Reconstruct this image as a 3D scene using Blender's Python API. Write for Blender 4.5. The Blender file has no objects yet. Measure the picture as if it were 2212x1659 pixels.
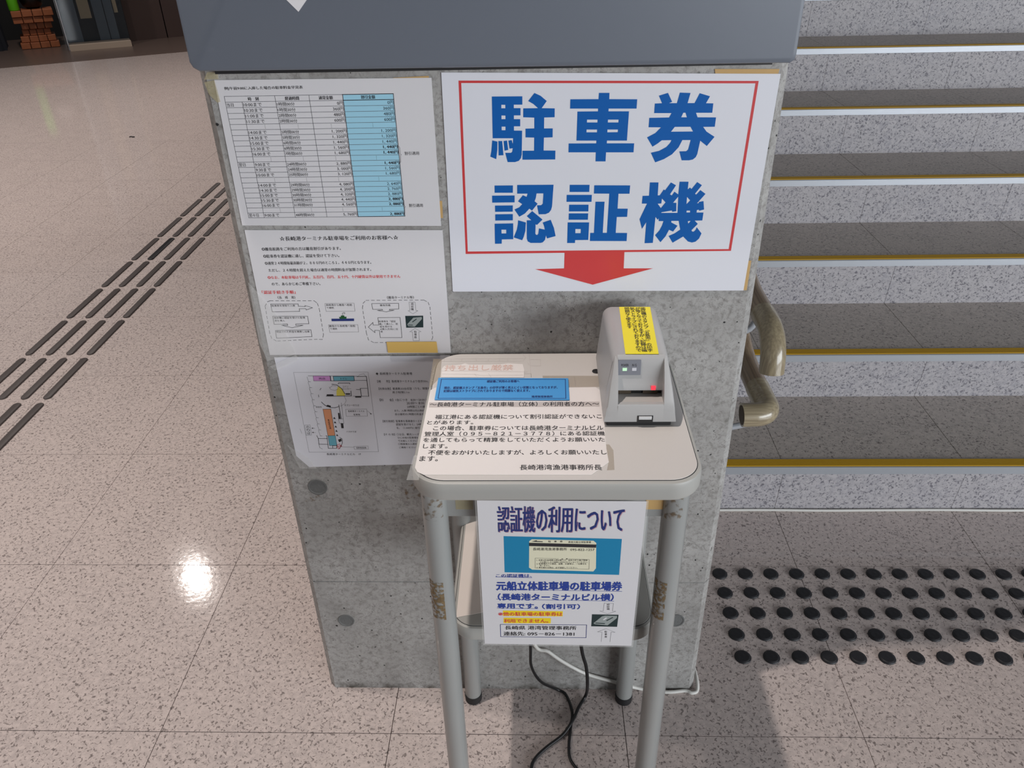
import bpy, bmesh, math, random
from mathutils import Vector, Matrix
random.seed(7)
S = bpy.context.scene
C = S.collection
# ------------------------------------------------------------------ camera
W, H, FPX = 2212.0, 1659.0, 1698.796
CAM = Vector((0.06095729, -1.0350627, 1.36231777))
PITCH, YAW, ROLL = 0.55106372, 0.03553392, -0.0236784
def basis():
    cy, sy, cp, sp = math.cos(YAW), math.sin(YAW), math.cos(PITCH), math.sin(PITCH)
    f = Vector((-sy*cp, cy*cp, -sp)); r = Vector((cy, sy, 0)); u = r.cross(f)
    c, s = math.cos(ROLL), math.sin(ROLL)
    return c*r+s*u, -s*r+c*u, f
RX, UP, FW = basis()
cd = bpy.data.cameras.new('camera'); cam = bpy.data.objects.new('camera', cd); C.objects.link(cam)
m = Matrix.Identity(4)
for i in range(3):
    m[i][0], m[i][1], m[i][2], m[i][3] = RX[i], UP[i], -FW[i], CAM[i]
cam.matrix_world = m
cd.sensor_fit = 'HORIZONTAL'; cd.sensor_width = 36.0; cd.lens = FPX*36.0/W; cd.clip_start = .02
S.camera = cam
# ------------------------------------------------------------------ light
w = bpy.data.worlds.new('world'); S.world = w; w.use_nodes = True
w.node_tree.nodes['Background'].inputs[0].default_value = (.86, .86, .90, 1)
w.node_tree.nodes['Background'].inputs[1].default_value = .13
S.view_settings.view_transform = 'Standard'; S.view_settings.look = 'None'
S.view_settings.gamma = 1.0; S.view_settings.use_curve_mapping = False
S.view_settings.exposure = 0.0
def spot(loc, power, size=110, rad=.05, col=(1, .91, .85), tgt=None, blend=.5):
    l = bpy.data.lights.new('downlight', 'SPOT'); l.energy = power; l.spot_size = math.radians(size)
    l.spot_blend = blend; l.shadow_soft_size = rad; l.color = col
    o = bpy.data.objects.new('downlight', l); C.objects.link(o); o.location = loc
    d = (Vector(tgt)-Vector(loc)) if tgt else Vector((0, 0, -1))
    o.rotation_euler = d.to_track_quat('-Z', 'Y').to_euler()
    return o
spot((-.50, -.25, 3.05), 138, 92, .03, blend=.9)
spot((-2.57, 3.3, 3.05), 130, 120, .018)
spot((-2.6, .4, 3.05), 100, 110, .05)
spot((-4.6, .8, 3.05), 130, 120, .05)
spot((-5.2, 3.6, 3.05), 205, 120, .05)
spot((-2.2, 6.6, 3.05), 185, 120, .05)
spot((-5.0, 7.3, 3.05), 110, 120, .05)  # unseen extra spot, added to brighten the far wall
def area(loc, tgt, sx, sy, power, col):
    l = bpy.data.lights.new('window_light', 'AREA'); l.shape = 'RECTANGLE'; l.size = sx; l.size_y = sy
    l.energy = power; l.color = col
    o = bpy.data.objects.new('window_light', l); C.objects.link(o); o.location = loc
    o.rotation_euler = (Vector(tgt)-Vector(loc)).to_track_quat('-Z', 'Y').to_euler()
area((5.4, -4.8, 1.45), (0.3, 0, .95), 6, 2.2, 455, (.90, .95, 1.0))
# ------------------------------------------------------------------ helpers
def lin(c): 
    c = c/255.0
    return c/12.92 if c <= .04045 else ((c+.055)/1.055)**2.4
def rgb(r, g, b): return (lin(r), lin(g), lin(b), 1)
def ray(u, v): return RX*((u-W/2)/FPX) + UP*(-(v-H/2)/FPX) + FW
def hit(u, v, p0, n):
    d = ray(u, v); return CAM + d*((Vector(p0)-CAM).dot(n)/d.dot(n))
def onz(u, v, z=0.0): return hit(u, v, (0, 0, z), Vector((0, 0, 1)))
def ony(u, v, y=0.0): return hit(u, v, (0, y, 0), Vector((0, 1, 0)))
def onx(u, v, x=0.0): return hit(u, v, (x, 0, 0), Vector((1, 0, 0)))

def mat(name, col, rough=.5, metal=0, coat=0, bump=0, bscale=200, var=0, vscale=6, emit=None, estr=1, spec=.5, alpha=1, coatr=.1):
    mt = bpy.data.materials.new(name); mt.use_nodes = True
    nt = mt.node_tree; b = nt.nodes['Principled BSDF']
    b.inputs['Base Color'].default_value = col; b.inputs['Roughness'].default_value = rough
    b.inputs['Metallic'].default_value = metal; b.inputs['Coat Weight'].default_value = coat
    b.inputs['Coat Roughness'].default_value = coatr
    b.inputs['Specular IOR Level'].default_value = spec
    if alpha < 1: b.inputs['Alpha'].default_value = alpha
    if emit: b.inputs['Emission Color'].default_value = emit; b.inputs['Emission Strength'].default_value = estr
    if var or bump:
        tc = nt.nodes.new('ShaderNodeTexCoord')
    if var:
        n = nt.nodes.new('ShaderNodeTexNoise'); n.inputs['Scale'].default_value = vscale; n.inputs['Detail'].default_value = 5
        nt.links.new(tc.outputs['Object'], n.inputs['Vector'])
        r = nt.nodes.new('ShaderNodeMix'); r.data_type = 'RGBA'
        r.inputs['A'].default_value = tuple(c*(1-var) for c in col[:3])+(1,)
        r.inputs['B'].default_value = tuple(min(1, c*(1+var)) for c in col[:3])+(1,)
        nt.links.new(n.outputs['Fac'], r.inputs['Factor']); nt.links.new(r.outputs['Result'], b.inputs['Base Color'])
    if bump:
        n2 = nt.nodes.new('ShaderNodeTexNoise'); n2.inputs['Scale'].default_value = bscale
        nt.links.new(tc.outputs['Object'], n2.inputs['Vector'])
        bp = nt.nodes.new('ShaderNodeBump'); bp.inputs['Strength'].default_value = bump; bp.inputs['Distance'].default_value = .002
        nt.links.new(n2.outputs['Fac'], bp.inputs['Height']); nt.links.new(bp.outputs['Normal'], b.inputs['Normal'])
    return mt

def granite(name, base, base2, dark, rough, amount=.6, scale=95, spec=.5, bump=0.0, coat=0, stretch=(1, 1, 1)):
    mt = bpy.data.materials.new(name); mt.use_nodes = True
    nt = mt.node_tree; N = nt.nodes; L = nt.links; b = N['Principled BSDF']
    b.inputs['Roughness'].default_value = rough; b.inputs['Specular IOR Level'].default_value = spec
    b.inputs['Coat Weight'].default_value = coat; b.inputs['Coat Roughness'].default_value = .12
    g = N.new('ShaderNodeNewGeometry'); mp = N.new('ShaderNodeMapping'); mp.inputs['Scale'].default_value = stretch
    L.new(g.outputs['Position'], mp.inputs['Vector'])
    def noise(sc, det, dist=0, rgh=.5):
        n = N.new('ShaderNodeTexNoise'); n.inputs['Scale'].default_value = sc; n.inputs['Detail'].default_value = det
        n.inputs['Distortion'].default_value = dist; n.inputs['Roughness'].default_value = rgh
        L.new(mp.outputs['Vector'], n.inputs['Vector']); return n
    def ramp(src, a, c):
        r = N.new('ShaderNodeValToRGB'); r.color_ramp.elements[0].position = a; r.color_ramp.elements[1].position = c
        L.new(src.outputs['Fac'], r.inputs['Fac']); return r
    def mix(fac, a, c):
        x = N.new('ShaderNodeMix'); x.data_type = 'RGBA'
        L.new(fac, x.inputs['Factor'])
        for k, v in (('A', a), ('B', c)):
            if isinstance(v, tuple): x.inputs[k].default_value = v
            else: L.new(v, x.inputs[k])
        return x.outputs['Result']
    big = ramp(noise(9, 4), .35, .65)
    mid = ramp(noise(scale*.55, 3), .38, .62)
    col = mix(big.outputs['Color'], base, base2)
    light = tuple(min(1, v*1.12) for v in base[:3])+(1,)
    col = mix(mid.outputs['Color'], col, light)
    fl = ramp(noise(scale, 2.5, .9, .45), amount, amount+.085)
    fl.color_ramp.elements[1].color = (.85, .85, .85, 1)
    col = mix(fl.outputs['Color'], col, dark)
    fl2 = ramp(noise(scale*2.3, 1.5, .4), .66, .71)
    col = mix(fl2.outputs['Color'], col, tuple(v*1.9 for v in dark[:3])+(1,))
    L.new(col, b.inputs['Base Color'])
    if bump:
        bp = N.new('ShaderNodeBump'); bp.inputs['Strength'].default_value = bump; bp.inputs['Distance'].default_value = .003
        L.new(noise(60, 3).outputs['Fac'], bp.inputs['Height']); L.new(bp.outputs['Normal'], b.inputs['Normal'])
    return mt

def concrete(name):
    mt = bpy.data.materials.new(name); mt.use_nodes = True
    nt = mt.node_tree; N = nt.nodes; L = nt.links; b = N['Principled BSDF']
    b.inputs['Roughness'].default_value = .55; b.inputs['Specular IOR Level'].default_value = .35
    g = N.new('ShaderNodeNewGeometry')
    def noise(sc, det, rgh=.6, dist=0):
        n = N.new('ShaderNodeTexNoise'); n.inputs['Scale'].default_value = sc; n.inputs['Detail'].default_value = det
        n.inputs['Roughness'].default_value = rgh; n.inputs['Distortion'].default_value = dist
        L.new(g.outputs['Position'], n.inputs['Vector']); return n
    def ramp(src, a, c, ca=(0, 0, 0, 1), cb=(1, 1, 1, 1)):
        r = N.new('ShaderNodeValToRGB'); r.color_ramp.elements[0].position = a; r.color_ramp.elements[1].position = c
        r.color_ramp.elements[0].color = ca; r.color_ramp.elements[1].color = cb
        L.new(src.outputs['Fac'], r.inputs['Fac']); return r
    def mix(fac, a, c):
        x = N.new('ShaderNodeMix'); x.data_type = 'RGBA'; L.new(fac, x.inputs['Factor'])
        for k, v in (('A', a), ('B', c)):
            if isinstance(v, tuple): x.inputs[k].default_value = v
            else: L.new(v, x.inputs[k])
        return x.outputs['Result']
    base = ramp(noise(7, 8, .65), .32, .68, rgb(143, 141, 138), rgb(181, 179, 176))
    mott = ramp(noise(95, 7, .78, .5), .47, .66)
    col = mix(mott.outputs['Color'], base.outputs['Color'], rgb(124, 121, 117))
    fine = ramp(noise(330, 3, .6, 1.2), .57, .68)
    sepm = ramp(noise(14, 4, .6), .42, .62)
    mm = N.new('ShaderNodeMath'); mm.operation = 'MULTIPLY'; L.new(fine.outputs['Color'], mm.inputs[0]); L.new(sepm.outputs['Color'], mm.inputs[1])
    col = mix(mm.outputs[0], col, rgb(100, 98, 95))
    pits = ramp(noise(150, 0, .5), .80, .815)
    col = mix(pits.outputs['Color'], col, rgb(40, 40, 40))
    # dirt along the foot of the wall
    sx = N.new('ShaderNodeSeparateXYZ'); L.new(g.outputs['Position'], sx.inputs[0])
    mr = N.new('ShaderNodeMapRange'); mr.inputs['From Min'].default_value = .02; mr.inputs['From Max'].default_value = .0
    L.new(sx.outputs['Z'], mr.inputs['Value'])
    dn = ramp(noise(30, 4, .6), .40, .62)
    m2 = N.new('ShaderNodeMath'); m2.operation = 'MULTIPLY'; L.new(mr.outputs[0], m2.inputs[0]); L.new(dn.outputs['Color'], m2.inputs[1])
    col = mix(m2.outputs[0], col, rgb(62, 56, 48))
    L.new(col, b.inputs['Base Color'])
    bp = N.new('ShaderNodeBump'); bp.inputs['Strength'].default_value = .25; bp.inputs['Distance'].default_value = .002
    L.new(noise(120, 5).outputs['Fac'], bp.inputs['Height']); L.new(bp.outputs['Normal'], b.inputs['Normal'])
    return mt

def streaky(name, c1, c2, rough, axis_scale, coat=0):   # wood grain on the rail covers
    mt = bpy.data.materials.new(name); mt.use_nodes = True
    nt = mt.node_tree; N = nt.nodes; L = nt.links; b = N['Principled BSDF']
    b.inputs['Roughness'].default_value = rough; b.inputs['Coat Weight'].default_value = coat; b.inputs['Coat Roughness'].default_value = .08
    tc = N.new('ShaderNodeTexCoord'); mp = N.new('ShaderNodeMapping'); mp.inputs['Scale'].default_value = axis_scale
    L.new(tc.outputs['Object'], mp.inputs['Vector'])
    n = N.new('ShaderNodeTexNoise'); n.inputs['Scale'].default_value = 1; n.inputs['Detail'].default_value = 4
    L.new(mp.outputs['Vector'], n.inputs['Vector'])
    r = N.new('ShaderNodeValToRGB'); r.color_ramp.elements[0].color = c1; r.color_ramp.elements[1].color = c2
    r.color_ramp.elements[0].position = .35; r.color_ramp.elements[1].position = .65
    L.new(n.outputs['Fac'], r.inputs['Fac']); L.new(r.outputs['Color'], b.inputs['Base Color'])
    return mt

def filmmat(name, col, a):      # clear or yellowed sticky tape
    mt = bpy.data.materials.new(name); mt.use_nodes = True
    nt = mt.node_tree; N = nt.nodes; L = nt.links; b = N['Principled BSDF']
    b.inputs['Base Color'].default_value = col; b.inputs['Roughness'].default_value = .12
    t = N.new('ShaderNodeBsdfTransparent'); mx = N.new('ShaderNodeMixShader'); mx.inputs[0].default_value = a
    tc = N.new('ShaderNodeTexCoord'); n2 = N.new('ShaderNodeTexNoise'); n2.inputs['Scale'].default_value = 90
    L.new(tc.outputs['Object'], n2.inputs['Vector'])
    bp = N.new('ShaderNodeBump'); bp.inputs['Strength'].default_value = .6; bp.inputs['Distance'].default_value = .002
    L.new(n2.outputs['Fac'], bp.inputs['Height']); L.new(bp.outputs['Normal'], b.inputs['Normal'])
    L.new(t.outputs[0], mx.inputs[1]); L.new(b.outputs[0], mx.inputs[2]); L.new(mx.outputs[0], N['Material Output'].inputs[0])
    return mt

def patchy(name, c1, c2, lo, hi, scale, alpha=.85):      # worn flaky residue with holes
    mt = bpy.data.materials.new(name); mt.use_nodes = True
    nt = mt.node_tree; N = nt.nodes; L = nt.links; b = N['Principled BSDF']
    b.inputs['Roughness'].default_value = .7
    tc = N.new('ShaderNodeTexCoord')
    n = N.new('ShaderNodeTexNoise'); n.inputs['Scale'].default_value = scale; n.inputs['Detail'].default_value = 4
    L.new(tc.outputs['Object'], n.inputs['Vector'])
    r = N.new('ShaderNodeValToRGB'); r.color_ramp.elements[0].color = c1; r.color_ramp.elements[1].color = c2
    L.new(n.outputs['Fac'], r.inputs['Fac']); L.new(r.outputs['Color'], b.inputs['Base Color'])
    n2 = N.new('ShaderNodeTexNoise'); n2.inputs['Scale'].default_value = scale*.8; n2.inputs['Detail'].default_value = 5
    L.new(tc.outputs['Object'], n2.inputs['Vector'])
    r2 = N.new('ShaderNodeValToRGB'); r2.color_ramp.elements[0].position = lo; r2.color_ramp.elements[1].position = hi
    r2.color_ramp.elements[1].color = (alpha, alpha, alpha, 1)
    L.new(n2.outputs['Fac'], r2.inputs['Fac']); L.new(r2.outputs['Color'], b.inputs['Alpha'])
    return mt

M = dict(
 floor=granite('granite_floor', rgb(197, 184, 179), rgb(187, 175, 171), rgb(112, 102, 99), .07, .565, 165, spec=.5, bump=.05),
 tread=granite('granite_tread', rgb(180, 171, 164), rgb(168, 160, 154), rgb(96, 89, 86), .45, .575, 165),
 riser=granite('granite_riser', rgb(174, 170, 172), rgb(163, 160, 165), rgb(98, 96, 104), .5, .55, 160),
 joint=mat('joint_dark', rgb(96, 86, 80), .9),
 concrete=concrete('fair_faced_concrete'),
 plug=mat('mortar_plug', rgb(104, 105, 104), .8, bump=.4, bscale=300, var=.15, vscale=60),
 grey_panel=mat('grey_sheet_metal', rgb(102, 108, 118), .42, bump=.05, bscale=40),
 white=mat('white_paper', rgb(216, 214, 216), .55, var=.015, vscale=9),
 lam=mat('laminated_white', rgb(224, 225, 232), .45, coat=.2, bump=.1, bscale=14, coatr=.12),
 note=mat('warm_paper', rgb(234, 228, 224), .5, coat=.2, bump=.06, bscale=20, coatr=.2),
 black=mat('print_black', rgb(38, 36, 40), .6), red=mat('print_red', rgb(214, 62, 66), .5),
 signred=mat('sign_red', rgb(205, 58, 60), .45, coat=.3, coatr=.12), signblue=mat('sign_blue', rgb(0, 92, 172), .55, spec=.25, coat=.05, bump=.1, bscale=14, coatr=.12),
 grid=mat('print_grey', rgb(88, 88, 94), .6), skyfill=mat('print_pale_blue', rgb(158, 208, 228), .55),
 navy=mat('print_navy', rgb(28, 46, 112), .5), blue2=mat('print_blue', rgb(32, 62, 150), .5), pinkish=mat('print_shadow', rgb(190, 150, 160), .55),
 cyan=mat('print_cyan', rgb(0, 128, 172), .5), cream=mat('print_cream', rgb(226, 222, 194), .5), yel=mat('print_yellow', rgb(242, 212, 20), .5),
 orange=mat('print_orange', rgb(222, 150, 108), .5), purple=mat('print_purple', rgb(206, 146, 206), .5), teal=mat('print_teal', rgb(104, 176, 194), .5),
 lemon=mat('print_lemon', rgb(232, 220, 90), .5), dgreen=mat('print_dark_green', rgb(22, 46, 48), .5), lgrey=mat('print_light_grey', rgb(150, 158, 156), .5),
 green=mat('print_green', rgb(20, 84, 40), .5), hl=mat('print_highlight_grey', rgb(196, 188, 184), .55),
 bluenote=mat('blue_paper', rgb(72, 156, 220), .5, coat=.2, coatr=.2), faintred=mat('faded_red_ink', rgb(226, 190, 178), .6),
 yellabel=mat('yellow_label', rgb(246, 228, 16), .4, coat=.2), tan=mat('masking_tape', rgb(218, 180, 98), .6, var=.05, vscale=30), tan2=mat('old_masking_tape', rgb(196, 160, 104), .6, var=.1, vscale=30),
 clear=filmmat('clear_tape', (.9, .9, .88, 1), .13), yellowed=filmmat('yellowed_tape', rgb(200, 188, 146), .3), residue=filmmat('tape_residue_film', rgb(176, 160, 136), .38),
 enamel=mat('grey_enamel', rgb(148, 150, 148), .3, coat=.35, var=.035, vscale=12, coatr=.12),
 rim=mat('grey_vinyl_edge', rgb(168, 167, 162), .45, var=.03, vscale=10), top=mat('cream_laminate', rgb(208, 203, 198), .4, var=.03, vscale=8),
 liner=mat('cream_liner', rgb(222, 212, 204), .6, var=.02, vscale=9),
 rust=patchy('rusty_tape_residue', rgb(84, 62, 34), rgb(160, 136, 96), .42, .56, 260), stain=patchy('brown_stain', rgb(86, 64, 38), rgb(150, 120, 80), .52, .66, 160, .6),
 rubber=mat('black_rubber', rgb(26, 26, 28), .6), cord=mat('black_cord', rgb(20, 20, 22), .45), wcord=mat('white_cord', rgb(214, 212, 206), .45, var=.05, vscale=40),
 stud=mat('black_stud', rgb(30, 30, 34), .5, bump=.15, bscale=600), bar=mat('dark_brown_bar', rgb(68, 60, 58), .5, bump=.2, bscale=400),
 bardark=mat('black_bar', rgb(24, 22, 24), .4), alu=mat('aluminium_nosing', rgb(176, 180, 186), .42, .4), grip=mat('yellow_grip', rgb(196, 152, 8), .6),
 plastic=mat('grey_abs', rgb(172, 171, 170), .42, bump=.05, bscale=900), dplastic=mat('dark_slot', rgb(24, 22, 20), .5), panelgrey=mat('indicator_plate', rgb(124, 126, 134), .5),
 steel=mat('slot_steel', rgb(196, 192, 188), .3, .1), white_tab=mat('white_tab', rgb(204, 204, 204), .4),
 ledgreen=mat('lamp_green', rgb(206, 232, 206), .4, emit=rgb(150, 235, 160), estr=.35), ledoff=mat('lamp_off', rgb(206, 206, 212), .4), ledred=mat('lamp_red', rgb(255, 40, 60), .4, emit=(1, .045, .07, 1), estr=1.0),
 woodv=streaky('wood_grain_cover', rgb(134, 121, 97), rgb(160, 147, 119), .32, (260, 260, 9), .5), woodx=streaky('wood_grain_cover', rgb(138, 125, 101), rgb(166, 153, 125), .32, (9, 260, 260), .5), woodd=streaky('wood_grain_rail', rgb(112, 92, 72), rgb(146, 126, 102), .38, (260, 6, 260), .4),
 hole=mat('tube_inside', rgb(70, 58, 44), .7), bracket=mat('bracket_grey', rgb(176, 180, 186), .35, .3),
 border=mat('dark_stone', rgb(96, 82, 76), .3, var=.08, vscale=3), brown=mat('dark_brown_panel', rgb(74, 58, 54), .5, var=.06, vscale=3), plinth=mat('beige_stone', rgb(176, 160, 144), .5),
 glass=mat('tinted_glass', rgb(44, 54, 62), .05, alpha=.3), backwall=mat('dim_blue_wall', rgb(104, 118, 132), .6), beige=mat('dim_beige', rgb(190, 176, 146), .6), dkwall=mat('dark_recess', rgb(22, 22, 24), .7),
 brick=mat('terracotta', rgb(160, 94, 58), .6, var=.2, vscale=14), lime=mat('lime_green', rgb(104, 206, 30), .4), blackpot=mat('black_glaze', rgb(14, 15, 17), .35), navycloth=mat('navy_cloth', rgb(20, 24, 34), .85),
 whitecloth=mat('pale_cloth', rgb(206, 198, 196), .7),
)

WL = {}
def link(o, parent=None, label=None, cat=None, group=None, kind=None):
    C.objects.link(o)
    if parent: o.parent = parent
    if label: o['label'] = label
    if cat: o['category'] = cat
    if group: o['group'] = group
    if kind: o['kind'] = kind
    return o
def thing(name, loc, label=None, cat=None, group=None, kind=None):
    o = bpy.data.objects.new(name, None); o.empty_display_size = .05
    link(o, None, label, cat, group, kind); o.location = loc; WL[o.as_pointer()] = Vector(loc); return o
def obj(name, bm, mt, parent=None, origin=None, smooth=0, **k):
    if parent is not None: org = WL[parent.as_pointer()]
    else: org = Vector(origin) if origin else Vector((0, 0, 0))
    bmesh.ops.recalc_face_normals(bm, faces=bm.faces) if k.pop('recalc', True) else None
    for v in bm.verts: v.co -= org
    me = bpy.data.meshes.new(name); bm.to_mesh(me); bm.free()
    me.materials.append(M[mt] if isinstance(mt, str) else mt)
    if smooth:
        for p in me.polygons: p.use_smooth = True
        me.set_sharp_from_angle(angle=math.radians(smooth))
    o = bpy.data.objects.new(name, me); link(o, parent, **k)
    if parent is None: o.location = org
    WL[o.as_pointer()] = org
    return o
def NB(): return bmesh.new()
def box(bm, x0, x1, y0, y1, z0, z1):
    v = [bm.verts.new((x, y, z)) for z in (z0, z1) for y in (y0, y1) for x in (x0, x1)]
    for f in ((0, 2, 3, 1), (4, 5, 7, 6), (0, 1, 5, 4), (2, 6, 7, 3), (0, 4, 6, 2), (1, 3, 7, 5)): bm.faces.new([v[i] for i in f])
    return v
def bbox(*a, bev=.002, seg=2):
    bm = NB(); box(bm, *a)
    if bev: bmesh.ops.bevel(bm, geom=bm.edges[:], offset=bev, segments=seg, profile=.5, affect='EDGES')
    return bm
def loft(bm, rings, cap0=True, cap1=True, closed=True):
    R = [[bm.verts.new(p) for p in r] for r in rings]; n = len(R[0])
    for a, b in zip(R, R[1:]):
        for i in range(n if closed else n-1): bm.faces.new((a[i], a[(i+1) % n], b[(i+1) % n], b[i]))
    if cap0: bm.faces.new(R[0][::-1])
    if cap1: bm.faces.new(R[-1])
    return R
def rrect(x0, x1, y0, y1, r, n=8):
    out = []
    for cx, cy, a0 in ((x1-r, y1-r, 0), (x0+r, y1-r, 90), (x0+r, y0+r, 180), (x1-r, y0+r, 270)):
        for i in range(n+1):
            a = math.radians(a0+90*i/n); out.append((cx+r*math.cos(a), cy+r*math.sin(a)))
    return out
def slab(x0, x1, y0, y1, r, z0, z1, e=.003, n=8):
    bm = NB(); rings = []
    for d, z in ((e, z0), (e*.3, z0+e*.3), (0, z0+e), (0, z1-e), (e*.3, z1-e*.3), (e, z1)):
        rings.append([(x, y, z) for x, y in rrect(x0+d, x1-d, y0+d, y1-d, max(.001, r-d), n)])
    loft(bm, rings); return bm
def cyl(bm, x, y, z0, z1, r, n=20, r1=None):
    r1 = r if r1 is None else r1
    loft(bm, [[(x+rr*math.cos(6.28319*i/n), y+rr*math.sin(6.28319*i/n), z) for i in range(n)] for z, rr in ((z0, r), (z1, r1))])
def lathe(bm, x, y, prof, n=20):
    loft(bm, [[(x+r*math.cos(6.28319*i/n), y+r*math.sin(6.28319*i/n), z) for i in range(n)] for r, z in prof])
def smoothpath(pts, k=6):
    P = [Vector(p) for p in pts]; out = []
    for i in range(len(P)-1):
        a = P[max(i-1, 0)]; b = P[i]; c = P[i+1]; d = P[min(i+2, len(P)-1)]
        for j in range(k):
            t = j/k
            out.append(.5*((2*b)+(c-a)*t+(2*a-5*b+4*c-d)*t*t+(3*b-a-3*c+d)*t**3))
    return out+[P[-1]]
def tube(bm, pts, r, n=10, caps=True, flat=1.0):
    P = [Vector(p) for p in pts]; rings = []; prev = None
    for i, p in enumerate(P):
        t = (P[min(i+1, len(P)-1)]-P[max(i-1, 0)]).normalized()
        u = prev - t*prev.dot(t) if prev is not None else t.cross(Vector((0, 0, 1)) if abs(t.z) < .9 else Vector((0, 1, 0)))
        u.normalize(); prev = u; v = t.cross(u)
        rings.append([p+u*(r*math.cos(6.28319*k/n))+v*(r*flat*math.sin(6.28319*k/n)) for k in range(n)])
    loft(bm, rings, caps, caps)

# ------------------------------------------------------------------ lettering
TC = {}
def glyphs(s):
    if s in TC: return TC[s]
    c = bpy.data.curves.new('lettering', 'FONT'); c.body = s; c.resolution_u = 2
    o = bpy.data.objects.new('lettering', c); me = bpy.data.meshes.new_from_object(o)
    V = [(v.co.x, v.co.y) for v in me.vertices]; F = [tuple(p.vertices) for p in me.polygons]
    bpy.data.meshes.remove(me); bpy.data.objects.remove(o); bpy.data.curves.remove(c)
    xs = [v[0] for v in V] or [0]; ys = [v[1] for v in V] or [0]
    TC[s] = (V, F, min(xs), max(xs), min(ys), max(ys)); return TC[s]
def shape2d(loops):     # even-odd filled outline with holes
    c = bpy.data.curves.new('shape', 'CURVE'); c.dimensions = '2D'; c.fill_mode = 'BOTH'
    for L in loops:
        sp = c.splines.new('POLY'); sp.points.add(len(L)-1); sp.use_cyclic_u = True
        for q, (x, y) in zip(sp.points, L): q.co = (x, y, 0, 1)
    o = bpy.data.objects.new('shape', c); me = bpy.data.meshes.new_from_object(o)
    V = [(v.co.x, v.co.y) for v in me.vertices]; F = [tuple(p.vertices) for p in me.polygons]
    bpy.data.meshes.remove(me); bpy.data.objects.remove(o); bpy.data.curves.remove(c)
    return V, F
STUFF = ('table_grid', 'flow_chart_lines', 'plan_lines', 'thin_lines', 'old_tape_edges', 'creases', 'frame', 'arrow_outline', 'underline', 'ticket_text', 'row_dots')
class Doc:
    """Print laid on a sheet: photo pixels are cast onto the sheet's own plane."""
    def __init__(s, parent, p0, u, v, crop=(0, 0, 1), lift=.00009):
        s.par = parent; s.p0 = Vector(p0); s.u = Vector(u).normalized(); s.v = Vector(v).normalized()
        s.n = s.u.cross(s.v); s.ox, s.oy, s.s = crop; s.B = {}; s.lift = lift; s.order = {}; s.cnt = 0
    def uv(s, x, y):
        d = hit(s.ox+x/s.s, s.oy+y/s.s, s.p0, s.n)-s.p0; return d.dot(s.u), d.dot(s.v)
    def w(s, u, v, h): return s.p0+s.u*u+s.v*v+s.n*h
    def bm(s, key, lay): 
        if key not in s.B: s.B[key] = NB(); s.order[key] = lay
        return s.B[key]
    def raw(s, key, V, F, lay=3, k=0):
        bm = s.bm(key, lay); vs = [bm.verts.new(s.w(a, b, s.lift*lay+k*1.2e-5)) for a, b in V]
        for f in F:
            try: bm.faces.new([vs[i] for i in f])
            except ValueError: pass
    def text(s, t, x0, y0, x1, y1, key=('printed_text', 'black'), bold=0.0, lay=3, skew=0):
        xm, ym = (x0+x1)/2, (y0+y1)/2
        u0, u1 = s.uv(x0, ym)[0], s.uv(x1, ym)[0]; v0, v1 = s.uv(xm, y1)[1], s.uv(xm, y0)[1]
        va, vb = s.uv(x0, ym)[1], s.uv(x1, ym)[1]; tilt = (vb-va)
        V, F, a, b, c, d = glyphs(t)
        if not V: return
        off = [(0, 0)]
        if bold:
            e = bold*(v1-v0); off = [(e*math.cos(k*math.pi/3), e*math.sin(k*math.pi/3)) for k in range(6)] if bold > .03 else [(-e, 0), (e, 0)]
        s.cnt += 1; key = key+(s.cnt,)
        for k, (dx, dy) in enumerate(off):
            s.raw(key, [(u0+(x-a)/(b-a+1e-9)*(u1-u0)+dx, v0+(y-c)/(d-c+1e-9)*(v1-v0)+dy) for x, y in V], F, lay, k)
    def textuv(s, t, u0, v0, u1, v1, key=('printed_text', 'black'), lay=3, bold=0):
        V, F, a, b, c, d = glyphs(t)
        e = bold*(v1-v0)
        for k, dx in enumerate((-e, e) if bold else (0,)):
            s.raw(key, [(u0+(x-a)/(b-a+1e-9)*(u1-u0)+dx, v0+(y-c)/(d-c+1e-9)*(v1-v0)) for x, y in V], F, lay, k)
    def poly(s, pts, key, lay=1): 
        s.cnt += 1; key = key+(s.cnt,)
        s.raw(key, [s.uv(x, y) for x, y in pts], [tuple(range(len(pts)))], lay)
    def loops(s, loops, key, lay=2):
        V, F = shape2d([[s.uv(x, y) for x, y in L] for L in loops]); s.raw(key, V, F, lay)
    def line(s, pts, wd, key, lay=2, closed=False, uvspace=False):
        P = [Vector(p) if uvspace else Vector(s.uv(*p)) for p in pts]
        if closed: P.append(P[0])
        for a, b in zip(P, P[1:]):
            d = b-a
            if d.length < 1e-9: continue
            d.normalize(); n = Vector((-d.y, d.x))*wd/2; a2, b2 = a-d*wd/2, b+d*wd/2
            s.raw(key, [a2+n, a2-n, b2-n, b2+n], [(0, 1, 2, 3)], lay)
    def dash(s, pts, wd, key, on=.0045, off=.0035):
        P = [Vector(s.uv(*p)) for p in pts]; P.append(P[0])
        for a, b in zip(P, P[1:]):
            L = (b-a).length; d = (b-a)/L if L else Vector((0, 0)); t = 0
            while t < L: s.line([a+d*t, a+d*min(L, t+on)], wd, key, uvspace=True); t += on+off
    def done(s):
        for key, bm in s.B.items():
            o = obj(key[0], bm, key[1], s.par, recalc=False)
            if len(key) == 2 and key[0] in STUFF: o['kind'] = 'stuff'
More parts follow.
